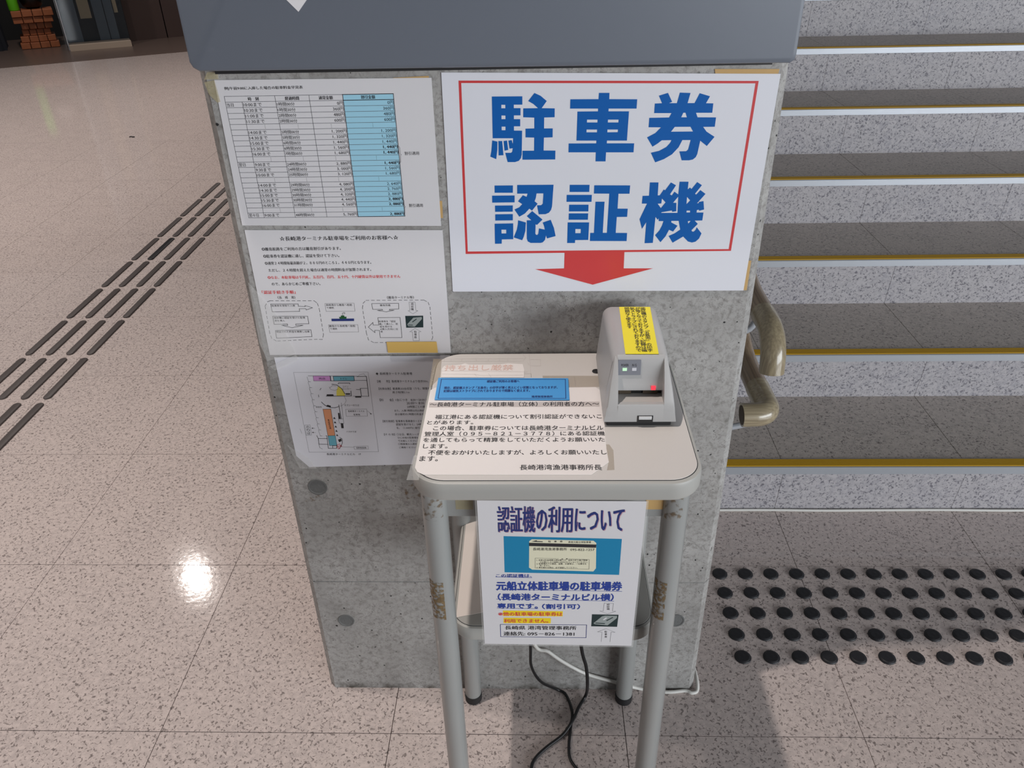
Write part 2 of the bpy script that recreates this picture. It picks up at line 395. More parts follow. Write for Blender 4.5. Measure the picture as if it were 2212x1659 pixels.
def sheet(name, P0, pts_uv, u, v, mt, parent, th=.0005):
    u = Vector(u).normalized(); v = Vector(v).normalized(); n = u.cross(v); P0 = Vector(P0); bm = NB()
    loft(bm, [[P0+u*a+v*b-n*th for a, b in pts_uv], [P0+u*a+v*b for a, b in pts_uv]])
    return obj(name, bm, mt, parent)

# ================================================================== SETTING
TX, TY, TS = -.2215, .3468, .45
def in_pillar(x, y): return False
floor = thing('floor', (0, 0, 0), kind='structure')
bm = NB(); box(bm, -16, 7, -8, 16, -.06, -.0055); obj('joint_bed', bm, 'joint', floor)
g = .0007
tm = bbox(g, TS-g, g, TS-g, -.0055, 0, bev=0)
me = bpy.data.meshes.new('floor_tile'); tm.to_mesh(me); tm.free(); me.materials.append(M['floor'])
i0, i1, j0, j1 = -9, 5, -3, 9
for i in range(i0, i1):
    for j in range(j0, j1):
        o = bpy.data.objects.new('floor_tile', me); link(o, floor); o.location = (TX+i*TS, TY+j*TS, 0)
xa, xb, ya, yb = TX+i0*TS, TX+i1*TS, TY+j0*TS, TY+j1*TS
bm = NB()
for a in ((-16, xa-.001, -8, 16), (xb+.001, 7, -8, 16), (xa, xb, -8, ya-.001), (xa, xb, yb+.001, 16)): box(bm, *a, -.0055, 0)
obj('far_paving', bm, 'floor', floor)

# concrete wall end: chamfered block with a pour joint
XL, XR = -.3619, .3758
def section(x0, x1, y0, y1, c, z): return [(x0+c, y0, z), (x1-c, y0, z), (x1, y0+c, z), (x1, y1, z), (x0, y1, z), (x0, y0+c, z)]
bm = NB(); rings = []
for z, d in ((0, 0), (.2985, 0), (.2995, .0016), (.3005, .0016), (.3015, 0), (2.9, 0)):
    rings.append(section(XL+d, XR-d, d, .9, .0105, z))
loft(bm, rings)
wall = obj('wall_pillar', bm, 'concrete', None, kind='structure')
bm = NB(); box(bm, .02, XR, .9, 4.2, 0, 2.9); obj('wall_stairside', bm, 'concrete', None, kind='structure')
for px, rr, mt in (((686, 1052), .0165, 'plug'), ((748, 1340), .0155, 'plug'), ((1460, 1340), .016, 'plug')):
    p = ony(*px); bm = NB(); n = 24
    def ringp(r, y): return [(p.x+r*math.cos(6.28319*i/n), y, p.z+r*math.sin(6.28319*i/n)) for i in range(n)]
    loft(bm, [ringp(rr, .002), ringp(rr, -.0012), ringp(rr*.86, -.0012), ringp(rr*.80, -.0004)], True, True)
    obj('form_tie_plug', bm, mt, wall, smooth=30)
for pts, nm in (([(660, 1072), (692, 1066), (700, 1084), (655, 1084)], 'brown_stain'), ([(870, 1052), (905, 1040), (925, 1072), (880, 1078)], 'brown_stain')):
    bm = NB(); bm.faces.new([bm.verts.new(ony(*q, -.0006)) for q in pts]); obj(nm, bm, 'stain', wall)

# stairs
ST = [(.5499, .1480), (.8635, .2893), (1.1715, .4364), (1.4740, .5839), (1.7620, .7363), (2.0535, .8838), (2.3370, 1.031), (2.63, 1.18)]
RK = .014; X0, X1 = XR+.001, 3.2
xs = [X0]+[TX+TS*k for k in range(2, 8) if TX+TS*k < X1]+[X1]
st = thing('staircase', (X0, .55, 0), kind='structure')
zprev = 0
for k, (yb_, z) in enumerate(ST):
    yn = yb_-RK; ynext = ST[k+1][0] if k+1 < len(ST) else yb_+.3
    sh = 0
    cuts = [X0]+[x+sh for x in xs[1:-1]]+[X1]
    for a, b in zip(cuts, cuts[1:]):
        bm = NB()
        rr = [[(x, yb_, zprev), (x, yb_+.03, zprev), (x, yb_+.03, z-.019), (x, yn+.002, z-.019)] for x in (a+.0005, b-.0005)]
        loft(bm, rr); obj('riser_slab', bm, 'riser', st)
        obj('tread_slab', bbox(a+.0005, b-.0005, yn+.032, ynext+.02, z-.03, z, bev=.0006, seg=1), 'tread', st)
    bm = NB(); rr = []
    for x in (X0+.001, X1): rr.append([(x, yn-.004, z-.0175), (x, yn-.004, z+.001), (x, yn-.0025, z+.0025), (x, yn+.034, z+.0025), (x, yn+.034, z-.004), (x, yn+.002, z-.004), (x, yn+.002, z-.0175)])
    loft(bm, rr); ns = obj('nosing', bm, 'alu', st)
    bm = NB(); n = 5; w5 = .027/n
    for q in range(n): box(bm, X0+.002, X1, yn+.003+q*w5, yn+.003+(q+.8)*w5, z+.002, z+.0042)
    box(bm, X0+.002, X1, yn+.002, yn+.031, z+.002, z+.0034)
    obj('grip_strip', bm, 'grip', ns)
    zprev = z
bm = NB(); zl = 0
for k, (yb_, z) in enumerate(ST): box(bm, X0, X1, yb_+.031, 3.0, zl, z-.031); zl = z-.031
obj('stair_core', bm, 'joint', st)

# far end of the hall
def F2(px, z=0): p = onz(*px, 0); return Vector((p.x, p.y, z))
a, b = F2((0, 148)), F2((400, 112)); d = (b-a).normalized(); nrm = Vector((-d.y, d.x, 0))
bm = NB(); q = [a-d*6, b+d*9, b+d*9+nrm*4.5, a-d*6+nrm*4.5]
loft(bm, [[p+Vector((0, 0, -.005)) for p in q], [p+Vector((0, 0, .0025)) for p in q]]); obj('floor_border', bm, 'border', None, kind='structure')
gl, gr = F2((153, 112)), F2((286, 100.5)); gd = (gr-gl).normalized(); gn = Vector((-gd.y, gd.x, 0))
def fbox(o0, dd, nn, s0, s1, t0, t1, z0, z1):
    bm = NB(); q = [o0+dd*s0+nn*t0, o0+dd*s1+nn*t0, o0+dd*s1+nn*t1, o0+dd*s0+nn*t1]
    loft(bm, [[Vector((p.x, p.y, z0)) for p in q], [Vector((p.x, p.y, z1)) for p in q]]); return bm
gw = (gr-gl).length
wf = thing('window_1', gl, kind='structure')
obj('plinth', fbox(gl, gd, gn, 0, gw, 0, .25, .003, .062), 'plinth', wf)
obj('glass_pane', fbox(gl, gd, gn, 0, gw, .10, .112, .062, 2.6), 'glass', wf)
obj('frame_post', fbox(gl, gd, gn, -.012, 0, .09, .125, .003, 2.6), 'bracket', wf)
for s0, s1, z0, z1, mt in ((0, .17, .06, 2.6, 'backwall'), (.20, .32, .3, 1.6, 'beige'), (.35, .46, .06, 2.6, 'backwall'), (.47, .56, .06, 2.6, 'backwall'), (.57, .61, .34, 2.6, 'beige')):
    obj('inner_panel', fbox(gl, gd, gn, s0, s1, .30, .33, z0, z1), mt, wf)
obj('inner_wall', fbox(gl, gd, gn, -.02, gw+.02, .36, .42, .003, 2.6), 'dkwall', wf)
bl, br = F2((287, 89)), F2((393, 79)); bd = (br-bl).normalized(); bn = Vector((-bd.y, bd.x, 0)); bw = (br-bl).length
wb = thing('wall_far', bl, kind='structure')
for s0, s1 in ((-.05, bw*.70), (bw*.70+.012, 2.2), (2.212, 5.2)):
    obj('wall_panel', fbox(bl, bd, bn, s0, s1, 0, .05, .003, 3.0), 'brown', wb)
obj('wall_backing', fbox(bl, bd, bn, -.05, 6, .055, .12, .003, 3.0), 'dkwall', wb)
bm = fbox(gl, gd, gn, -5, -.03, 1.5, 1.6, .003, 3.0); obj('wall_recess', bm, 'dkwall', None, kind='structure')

# ================================================================== LARGE THINGS
# grey sheet-metal sign casing above
bm = NB(); YB = -.030; cz = 1.1935
pl, pr = ony(408, 139, YB), ony(1722, 118, YB)
x0, x1 = pl.x, pr.x
prof = [(x0, 2.3), (x0, cz+.009), (x0+.003, cz+.003), (x0+.010, cz-.001), (x1-.006, cz-.003), (x1-.0015, cz), (x1, cz+.006), (x1, 2.3)]
rings = []
for y, dd in ((-.0012, 0), (YB+.004, 0), (YB+.0012, .0012), (YB, .004)):
    cx, czz = (x0+x1)/2, 1.75
    rings.append([(x+(dd if x < cx else -dd), y, z+(dd if z < czz else -dd)) for x, z in prof])
loft(bm, rings)
sc = thing('sign_casing', ((x0+x1)/2, -.01, cz), 'grey sheet metal sign casing across the top of the concrete pillar', 'sign')
obj('casing', bm, 'grey_panel', sc, smooth=25)
obj('gap_shade_strip', bbox(x0+.022, x1-.022, -.010, -.0012, cz-.0075, cz+.002, bev=0), 'rubber', sc)  # black strip standing in for the shade in the gap below the casing
tip = ony(645, 25.5, YB); bm = NB()
ar = [(0, 0), (.048, .048), (.02, .048), (.02, .16), (-.02, .16), (-.02, .048), (-.048, .048)]
loft(bm, [[(tip.x+.94*a, YB-.0002, tip.z+b) for a, b in ar], [(tip.x+.94*a, YB-.0006, tip.z+b) for a, b in ar]])
obj('white_arrow', bm, 'white', sc)['label'] = 'white arrow decal pointing down'

# side table
ZT = .781; TXL, TXR, TYF, TYB = -.0905, .2605, -.3125, -.003
tb = thing('side_table', (.085, -.16, 0), 'worn grey metal side table with cream top and lower shelf before the pillar', 'table')
obj('top_edge', slab(TXL, TXR, TYF, TYB, .042, ZT-.027, ZT-.0004, .004, 12), 'rim', tb, smooth=40)
obj('top_seam', slab(TXL+.0045, TXR-.0045, TYF+.0055, TYB-.0005, .038, ZT-.004, ZT-.0001, .0003, 12), 'rubber', tb)
obj('table_top', slab(TXL+.0055, TXR-.0055, TYF+.0066, TYB-.0005, .037, ZT-.004, ZT+.0004, .0004, 12), 'top', tb)
LEG = [(-.0668, -.276), (.2338, -.276), (-.0668, -.0235), (.2325, -.0235)]
for x, y in LEG:
    bm = NB(); lathe(bm, x, y, [(.0155, .018), (.0162, .020), (.0162, ZT-.026)], 24); lg = obj('leg', bm, 'enamel', tb, smooth=40)
    bm = NB(); lathe(bm, x, y, [(.0145, 0), (.0165, .002), (.0168, .010), (.0172, .0125), (.0168, .019), (.0150, .019)], 24)
    obj('foot_cap', bm, 'rubber', lg, smooth=30)
    if y < -.2:
        z0, z1 = (.528, .598); bm = NB(); a0, a1 = (200, 285) if x < 0 else (190, 262)
        for (b0, b1, zz0, zz1, mt) in ((a0, a1, z0, z1, 'rust'), (a0+20, a1+30, .705, .742, 'stain')):
            bm = NB(); rr = []
            for i in range(9):
                t = math.radians(b0+(b1-b0)*i/8); rr.append([(x+.0165*math.cos(t), y+.0165*math.sin(t), z) for z in (zz0, zz1)])
            loft(bm, rr, False, False, closed=False); obj('tape_residue', bm, mt, lg, smooth=60)
ZS = .4715
obj('shelf_edge', slab(-.0655, .2325, -.2575, -.008, .036, ZS-.026, ZS-.0004, .004, 10), 'rim', tb, smooth=40)
obj('shelf_seam', slab(-.0612, .2282, -.2530, -.0085, .032, ZS-.004, ZS-.0001, .0003, 10), 'rubber', tb)
sh = obj('shelf_board', slab(-.0604, .2274, -.2520, -.0085, .031, ZS-.004, ZS+.0004, .0004, 10), 'rim', tb)
bm = NB(); P = [(-.0575, -.03), (-.05, -.012), (.2, -.012), (.215, -.03), (.215, -.12), (-.0, -.223), (-.057, -.238)]
loft(bm, [[(x, y, ZS+.0006) for x, y in P], [(x, y, ZS+.0012) for x, y in P]]); obj('shelf_liner', bm, 'liner', tb)
for y0, y1 in ((-.2785, -.2735), (-.026, -.021)):
    obj('apron', bbox(-.052, .219, y0, y1, ZT-.080, ZT-.026, bev=.001), 'enamel', tb)
for x in LEG[0][0], LEG[1][0]:
    obj('apron', bbox(x-.0025, x+.0025, -.262, -.038, ZT-.080, ZT-.026, bev=.001), 'enamel', tb)
for x in (-.030, .2065):
    bm = NB(); box(bm, x-.010, x+.012, -.2790, -.2786, ZT-.068, ZT-.030); obj('tape_patch', bm, 'tan2' if x > 0 else 'yellowed', tb)
p = onz(1288, 803, ZT); bm = NB(); lathe(bm, p.x, p.y, [(.006, ZT+.0003), (.006, ZT+.0012), (.004, ZT+.0018)], 16); obj('screw_cap', bm, 'rubber', tb, smooth=30)
# ticket validator
ZB = .7893; CX = .1940
vd = thing('ticket_validator', (CX, -.11, ZT), 'grey plastic ticket validating machine with yellow label standing on the table', 'machine')
obj('base_plate', bbox(.1515, .2350, -.1945, -.022, ZT+.0006, ZB+.001, bev=.0015), 'rubber', vd)
def sec(y, zt, hb, ht, r, zb=ZB):
    P = [(CX-hb, zb), (CX+hb, zb)]; n = 6
    for sx in (1, -1):
        cx, cz = CX+sx*(ht-r), zt-r
        for i in range(n+1):
            t = math.radians(90*i/n); t = t if sx > 0 else math.radians(90)-t
            P.append((cx+sx*r*math.cos(t), cz+r*math.sin(t)))
    return [(x, y, z) for x, z in P]
ZD = .871
bm = NB()
loft(bm, [sec(-.020, ZD-.012, .0415, .034, .010), sec(-.0225, ZD-.004, .0435, .0365, .012), sec(-.030, ZD, .0447, .0380, .013), sec(-.10, ZD+.0003, .0455, .0375, .013), sec(-.160, ZD, .0460, .0365, .013), sec(-.1665, ZD-.0012, .0460, .0362, .013)])
body = obj('body', bm, 'plastic', vd, smooth=50)
PL, PR = .1650, .2232
for sx, xi in ((-1, PL), (1, PR)):       # cheeks beside the mouth
    bm = NB(); rings = []
    for y, zt in ((-.1655, ZD-.001), (-.170, ZD-.005), (-.1795, .8520), (-.1885, .8340), (-.1945, .8215), (-.1968, .8140), (-.1975, .805)):
        f = (zt-ZB)/(ZD-ZB); xo_b = CX+sx*.0462; xo_t = CX+sx*(.0462-.0098*f-.004*max(0, f-.5)); r = .006
        rings.append([(xi, y, ZB), (xo_b, y, ZB), (xo_t, y, zt-r), (xo_t-sx*r*.3, y, zt-r*.3), (xo_t-sx*r, y, zt), (xi, y, zt)])
    loft(bm, rings); obj('cheek', bm, 'plastic', vd, smooth=28)
bm = NB(); prof = [(-.1655, ZD-.0006), (-.1678, ZD-.0022), (-.1695, .8655), (-.1712, .855), (-.1730, .840), (-.1752, .832), (-.1768, .8275), (-.1772, .8243), (-.1660, .8243)]
loft(bm, [[(x, y, z) for y, z in prof] for x in (PL-.0008, PR+.0008)]); pn = obj('front_panel', bm, 'plastic', vd, smooth=50)
bm = NB(); prof = [(-.1975, ZB), (-.1975, .8125), (-.1960, .8150), (-.1905, .8152), (-.1905, ZB)]
loft(bm, [[(x, y, z) for y, z in prof] for x in (PL, PR)]); obj('nose', bm, 'plastic', vd, smooth=40)
obj('slot_tray', bbox(PL-.0005, PR+.0005, -.1910, -.1680, ZB+.004, .8142, bev=0), 'steel', vd)
bm = NB(); box(bm, PL, PR, -.1680, -.1660, .8142, .8246); obj('slot_back', bm, 'dplastic', vd)
for a, b in ((PL+.002, PL+.019), (PR-.024, PR-.005)):
    bm = NB(); box(bm, a, b, -.1705, -.1690, .8150, .8205); obj('slot_roller', bm, 'hole', vd)
bm = NB(); box(bm, .1905, .2105, -.1981, -.1965, ZB-.001, .7990); obj('latch_recess', bm, 'rubber', vd)
obj('latch_tab', bbox(.1922, .2088, -.1992, -.1975, .7935, .7982, bev=.0006), 'white_tab', vd)
# indicator plate on the inclined panel
pn_o = Vector((.1654, -.1697, .8650)); pv = Vector((0, .0020, .0150)).normalized(); pu = Vector((1, 0, 0)); nn = pu.cross(pv)
def prect(name, u0, u1, v0, v1, h, mt, par):
    bm = NB(); q = [(u0, v0), (u1, v0), (u1, v1), (u0, v1)]
    loft(bm, [[pn_o+pu*a+pv*b+nn*(h-.0006) for a, b in q], [pn_o+pu*a+pv*b+nn*h for a, b in q]]); return obj(name, bm, mt, par)
ip = prect('indicator_plate', 0, .0287, -.0205, .0002, .0010, 'panelgrey', pn)
prect('power_lamp', .0056, .0112, -.0145, -.0105, .0014, 'ledgreen', vd)
prect('fault_lamp', .0176, .0232, -.0145, -.0105, .0014, 'ledoff', vd)
bm = NB(); box(bm, .2085, .2140, -.1778, -.1764, .8250, .8305); obj('red_lamp', bm, 'ledred', vd)
dc = Doc(ip, pn_o+nn*.0010, pu, pv)
dc.textuv('POWER', .0040, -.0085, .0132, -.0050, ('caption', 'black')); dc.textuv('N G', .0178, -.0085, .0232, -.0050, ('caption', 'black')); dc.done()
lc = [Vector((.1789, -.0310, ZD+.0006)), Vector((.2222, -.0318, ZD+.0006)), Vector((.2161, -.1660, ZD+.0006)), Vector((.1743, -.1655, ZD+.0006))]
bm = NB(); loft(bm, [[p+Vector((0, 0, -.0004)) for p in lc], lc]); yl = obj('yellow_label', bm, 'yellabel', vd)
yl['label'] = 'yellow label with black vertical writing'
bm = NB(); ref = glyphs('国'); em = (ref[3]-ref[2])*1.08; gx, gy = (ref[2]+ref[3])/2, (ref[4]+ref[5])/2
cols = ['認証機のスタンプ﹃五島市﹄の印字', 'が薄くなっておりますが、記録は磁', '気ストライプにされておりますので', '問題なく使えます']
for ci, t in enumerate(cols):
    for ri, ch in enumerate(t):
        fu = (.757, .585, .413, .240)[ci]; fv = .045+ri*.0595
        L = lc[0].lerp(lc[3], fv); Rr = lc[1].lerp(lc[2], fv); c0 = L.lerp(Rr, fu)+Vector((.0022 if ch == '、' else 0, .002 if ch == '、' else 0, .0004))
        V, F = glyphs(ch)[:2]; vs = [bm.verts.new(c0+Vector(((x-gx)/em*.0066+e, (y-gy)/em*.0078, e*.05))) for e in (-.00012, .00012) for x, y in V]
        for e in (0, len(V)):
            for f in F: bm.faces.new([vs[i+e] for i in f])
obj('label_text', bm, 'black', yl, recalc=False)['kind'] = 'stuff'

# ================================================================== SHEETS ON THE PILLAR
UX, VZ = (1, 0, 0), (0, 0, 1)
def wallsheet(name, px, label, mt, y=-.0012, cat='notice'):
    q = [ony(*p, y) for p in px]; c = sum(q, Vector())/len(q)
    t = thing(name, (c.x, y, min(p.z for p in q)), label, cat)
    sheet('paper', (0, y, 0), [(p.x, p.z) for p in q], UX, VZ, mt, t, .0006)
    return t
BK = ('printed_text', 'black'); RD = ('red_text', 'red')
# -- big direction sign
sg = wallsheet('direction_sign', [(978, 630), (1606, 627.5), (1686.5, 159.5), (953, 156.5)], 'large white laminated sign with big blue characters, red frame and red down arrow', 'lam', cat='sign')
D = Doc(sg, (0, -.0012, 0), UX, VZ, (940, 130, 2.8359))
D.loops([[(143, 125), (1982, 127), (1812, 1168), (187, 1187)], [(160, 140), (1962, 142), (1798, 1157), (200, 1172)]], ('red_frame', 'signred'), 1)
D.loops([[(793, 1170), (1160, 1165), (1155, 1275), (1335, 1275), (965, 1375), (612, 1280), (790, 1275)]], ('red_arrow', 'signred'), 2)
D.done()
def bar4(*a): return [list(zip(a[0::2], a[1::2]))]
KJ = [
 ((1050, 190, 9.757), [[(122,180),(765,175),(765,352),(585,352),(585,425),(727,425),(727,578),(587,578),(587,657),(720,657),(720,808),(588,808),(588,898),(760,900),(752,1400),(735,1480),(690,1535),(610,1562),(455,1562),(405,1367),(525,1367),(552,1345),(563,1270),(495,1280),(470,1110),(540,1098),(565,1185),(570,1060),(140,1060)],
  [(322,355),(405,355),(408,428),(322,428)],[(325,580),(410,582),(410,657),(325,657)],[(328,815),(410,815),(412,890),(330,890)],
  [(130,1105),(240,1130),(238,1300),(215,1500),(90,1448),(112,1330)],[(260,1118),(340,1118),(368,1418),(265,1422)],[(370,1118),(442,1108),(468,1305),(390,1322)],
  [(1020,105),(1150,165),(1280,275),(1172,425),(1448,430),(1445,617),(1225,622),(1222,852),(1405,852),(1403,1040),(1220,1046),(1213,1318),(1462,1320),(1458,1507),(768,1512),(768,1323),(1012,1322),(1015,1046),(832,1042),(832,857),(1017,852),(1017,625),(783,618),(785,430),(1095,425),(1000,340),(888,275)]]),
 ((1220, 190, 9.759), [[(720,103),(943,103),(938,235),(1528,238),(1513,435),(925,435),(922,492),(1355,492),(1310,1110),(890,1110),(887,1167),(1463,1167),(1450,1357),(870,1357),(860,1548),(648,1548),(655,1357),(78,1357),(83,1170),(665,1167),(668,1110),(247,1110),(268,497),(700,492),(704,435),(112,435),(118,238),(712,235)],
  [(470,668),(692,668),(690,727),(467,727)],[(912,668),(1135,668),(1132,727),(908,727)],[(460,877),(682,877),(680,935),(457,935)],[(900,877),(1123,877),(1118,932),(897,935)]]),
 ((1390, 190, 9.759), [[(325,163),(518,103),(605,293),(540,320),(705,320),(768,97),(992,105),(930,320),(1078,318),(1187,110),(1403,175),(1318,322),(1473,325),(1450,523),(1108,523),(1140,618),(1530,620),(1503,818),(1258,820),(1330,920),(1498,1030),(1335,1223),(1197,1112),(1135,1390),(1100,1460),(1040,1508),(960,1525),(805,1525),(757,1337),(900,1332),(940,1300),(965,1210),(995,1098),(820,1098),(740,1250),(600,1400),(430,1500),(247,1568),(155,1365),(330,1325),(480,1245),(560,1160),(590,1100),(385,1103),(300,1170),(190,1238),(75,1042),(250,950),(370,830),(108,828),(123,630),(540,622),(592,530),(225,530),(240,328),(392,322)],
  [(840,522),(888,522),(915,618),(795,618)],[(660,820),(992,818),(1045,917),(580,922)]]),
 ((1050, 385, 10.369), [[(190,163),(603,160),(600,325),(193,325)],[(135,390),(640,385),(640,540),(138,547)],[(200,612),(600,608),(598,748),(203,753)],[(205,808),(600,802),(600,943),(207,948)],
  [(192,1018),(608,1010),(610,1365),(353,1370),(350,1465),(200,1468)],[(345,1152),(452,1152),(452,1235),(347,1237)],
  [(697,150),(1512,145),(1478,630),(1455,710),(1410,770),(1330,805),(1180,808),(1142,607),(1235,603),(1270,570),(1285,340),(1132,340),(1115,440),(1088,515),(1155,570),(1030,725),(970,682),(870,790),(745,862),(635,700),(745,650),(810,580),(715,517),(825,380),(910,415),(930,345),(697,345)],
  [(717,940),(893,990),(880,1180),(845,1310),(808,1388),(620,1325),(690,1150),(712,1030)],
  [(1035,735),(1265,925),(1140,1047),(1110,1030),(1105,1240),(1120,1265),(1150,1268),(1170,1240),(1185,1122),(1315,1150),(1300,1070),(1268,992),(1448,930),(1520,1110),(1558,1295),(1365,1348),(1343,1280),(1320,1380),(1270,1435),(1220,1448),(1000,1448),(935,1415),(912,1350),(912,942),(1015,940),(912,850)]]),
 ((1215, 385, 10.369), [[(165,147),(608,147),(600,307),(160,307)],[(95,372),(660,372),(650,528),(92,528)],[(150,592),(585,592),(580,743),(145,743)],[(143,787),(577,787),(570,930),(138,930)],
  [(118,988),(598,988),(578,1382),(285,1385),(280,1450),(105,1450)],[(290,1137),(412,1137),(408,1230),(288,1230)],
  [(713,157),(1517,160),(1502,347),(1255,347),(1235,680),(1463,682),(1448,865),(1217,868),(1193,1223),(1448,1225),(1437,1407),(615,1405),(622,1223),(705,1223),(740,525),(943,525),(903,1222),(995,1222),(1050,345),(705,343)]]),
 ((1375, 385, 10.369), [[(300,93),(493,93),(475,383),(520,383),(610,252),(640,268),(772,93),(885,157),(750,360),(790,385),(850,300),(935,362),(965,77),(1165,77),(1148,250),(1200,208),(1232,240),(1360,85),(1465,155),(1312,345),(1335,368),(1432,265),(1545,350),(1355,562),(1398,555),(1395,530),(1500,512),(1513,700),(1405,728),(1392,703),(1350,715),(1345,768),(1500,768),(1473,945),(1305,950),(1372,1022),(1230,1165),(1245,1192),(1280,1195),(1320,1160),(1350,1098),(1455,1235),(1400,1350),(1320,1420),(1240,1440),(1150,1415),(1045,1305),(808,1443),(718,1292),(850,1235),(978,1150),(945,955),(780,955),(778,990),(918,1062),(818,1195),(728,1155),(650,1300),(535,1432),(415,1275),(510,1170),(570,1060),(603,960),(497,960),(495,895),(475,930),(425,865),(365,1447),(180,1455),(218,985),(122,1135),(67,918),(235,568),(120,568),(135,395),(280,390)],
  [(570,455),(650,540),(545,668),(475,570),(555,565)],[(935,410),(820,548),(893,550),(890,738),(800,752),(793,722),(560,762),(552,777),(918,775)],[(1130,418),(1203,495),(1120,580)],[(1122,725),(1200,725),(1200,767),(1118,767)],[(1148,962),(1213,955),(1160,1018)]]),
]
for crop, loops in KJ:
    D = Doc(sg, (0, -.0012, 0), UX, VZ, crop); D.loops(loops, ('blue_character', 'signblue'), 2); D.done()

# -- fee table
fs = wallsheet('fee_notice', [(523, 487), (953, 488), (932, 168), (462, 173)], 'white paper parking fee table with pale blue column, uppermost of the left sheets', 'white')
D = Doc(fs, (0, -.0012, 0), UX, VZ, (380, 100, 3.6867))
D.text('例)午前9:00に入庫した場合の駐車料金早見表', 385, 318, 1012, 347, BK, .02)
a0 = D.uv(390, 390); a1 = D.uv(1737, 387); b0 = D.uv(573, 1357); b1 = D.uv(1820, 1362)
U0, U1, V1, V0 = (a0[0]+b0[0])/2, (a1[0]+b1[0])/2, (a0[1]+a1[1])/2, (b0[1]+b1[1])/2
NR = 23; rh = (V1-V0)/NR; tw = U1-U0
def cu(f): return U0+f*tw
GK = ('table_grid', 'grid')
D.raw(('blue_column', 'skyfill'), [(cu(.7016), V0), (U1, V0), (U1, V1), (cu(.7016), V1)], [(0, 1, 2, 3)], 1)
for i in range(NR+1): D.line([(U0, V1-i*rh), (U1, V1-i*rh)], .0005, GK, uvspace=True)
for f, t in ((0, 0), (.10, 1), (.30, 0), (.5026, 0), (.7016, 0), (1, 0)): D.line([(cu(f), V1-t*rh), (cu(f), V0)], .0005 if f < .7 else .0009, GK, uvspace=True)
for i in (0, 1, NR): D.line([(cu(.7016), V1-i*rh), (U1, V1-i*rh)], .0009, GK, uvspace=True)
rows = [('当日','10：00まで','1時間00分','0円','0円'),('','10：30まで','1時間30分','360円','360円'),('','11：00まで','2時間00分','480円','480円'),('','11：30まで','2時間30分','600円','600円'),None,
 ('','14：00まで','5時間00分','1，200円','1，200円'),('','14：30まで','5時間30分','1，320円','1，320円'),('','15：00まで','6時間00分','1，440円','1，440円'),('','15：30まで','6時間30分','1，560円','1，440円'),('','16：00まで','7時間00分','1，680円','1，440円'),None,
 ('翌日','9：00まで','24時間00分','2，880円','1，440円'),('','9：30まで','24時間30分','3，000円','1，560円'),('','10：00まで','25時間00分','3，120円','1，680円'),None,
 ('','14：00まで','29時間00分','4，080円','2，640円'),('','14：30まで','29時間30分','4，200円','2，760円'),('','15：00まで','30時間00分','4，320円','2，880円'),('','15：30まで','30時間30分','4，440円','2，880円'),('','16：00まで','31時間00分','4，560円','2，880円'),None,
 ('翌々日','9：00まで','48時間00分','5，760円','2，880円')]
cw = rh*.64
def tlen(t): return sum(.70 if c in '0123456789' else (.45 if c in '：，' else 1.0) for c in t)*cw
def cell(t, row, f, right=False, center=False, bold=0):
    if not t: return
    t = t.replace('：', ':').replace('，', ', '); L = tlen(t.replace(', ', '，').replace(':', '：')); u = cu(f)
    ua = u-L-.0008 if right else (u-L/2 if center else u+.0010)
    vv = V1-(row+1)*rh+rh*.17; D.textuv(t, ua, vv, ua+L, vv+cw*1.02, ('row_text', 'black', row, f), 3, bold)
for t, f in (('時　刻', .17), ('経過時間', .40), ('通常金額', .60), ('割引金額', .85)): cell(t, 0, f, center=True, bold=.03)
for i, r in enumerate(rows):
    if r is None:
        for f in (.21, .41, .61, .86):
            for k in range(4): D.line([(cu(f), V1-(i+1.2+k*.2)*rh), (cu(f)+.0001, V1-(i+1.2+k*.2)*rh)], .0005, ('row_dots', 'black'), uvspace=True)
        continue
    cell(r[0], i+1, 0); cell(r[1], i+1, .10); cell(r[2], i+1, .30); cell(r[3], i+1, .7016, right=True); cell(r[4], i+1, 1, right=True, bold=.045 if i in (8, 9, 11, 18, 19, 21) else 0)
for t, y0 in (('割引適用', 838), ('割引適用', 1253)): D.text(t, 1822 if y0 < 900 else 1857, y0, 1937 if y0 < 900 else 1967, y0+28, BK)
for ya, yb_, xa_ in ((795, 930, 1775), (1215, 1340, 1808)):
    D.line([(xa_, ya), (xa_+8, ya+12), (xa_+12, (ya+yb_)/2-6), (xa_+20, (ya+yb_)/2), (xa_+14, (ya+yb_)/2+6), (xa_+16, yb_-12), (xa_+10, yb_)], .0004, GK)
D.done()

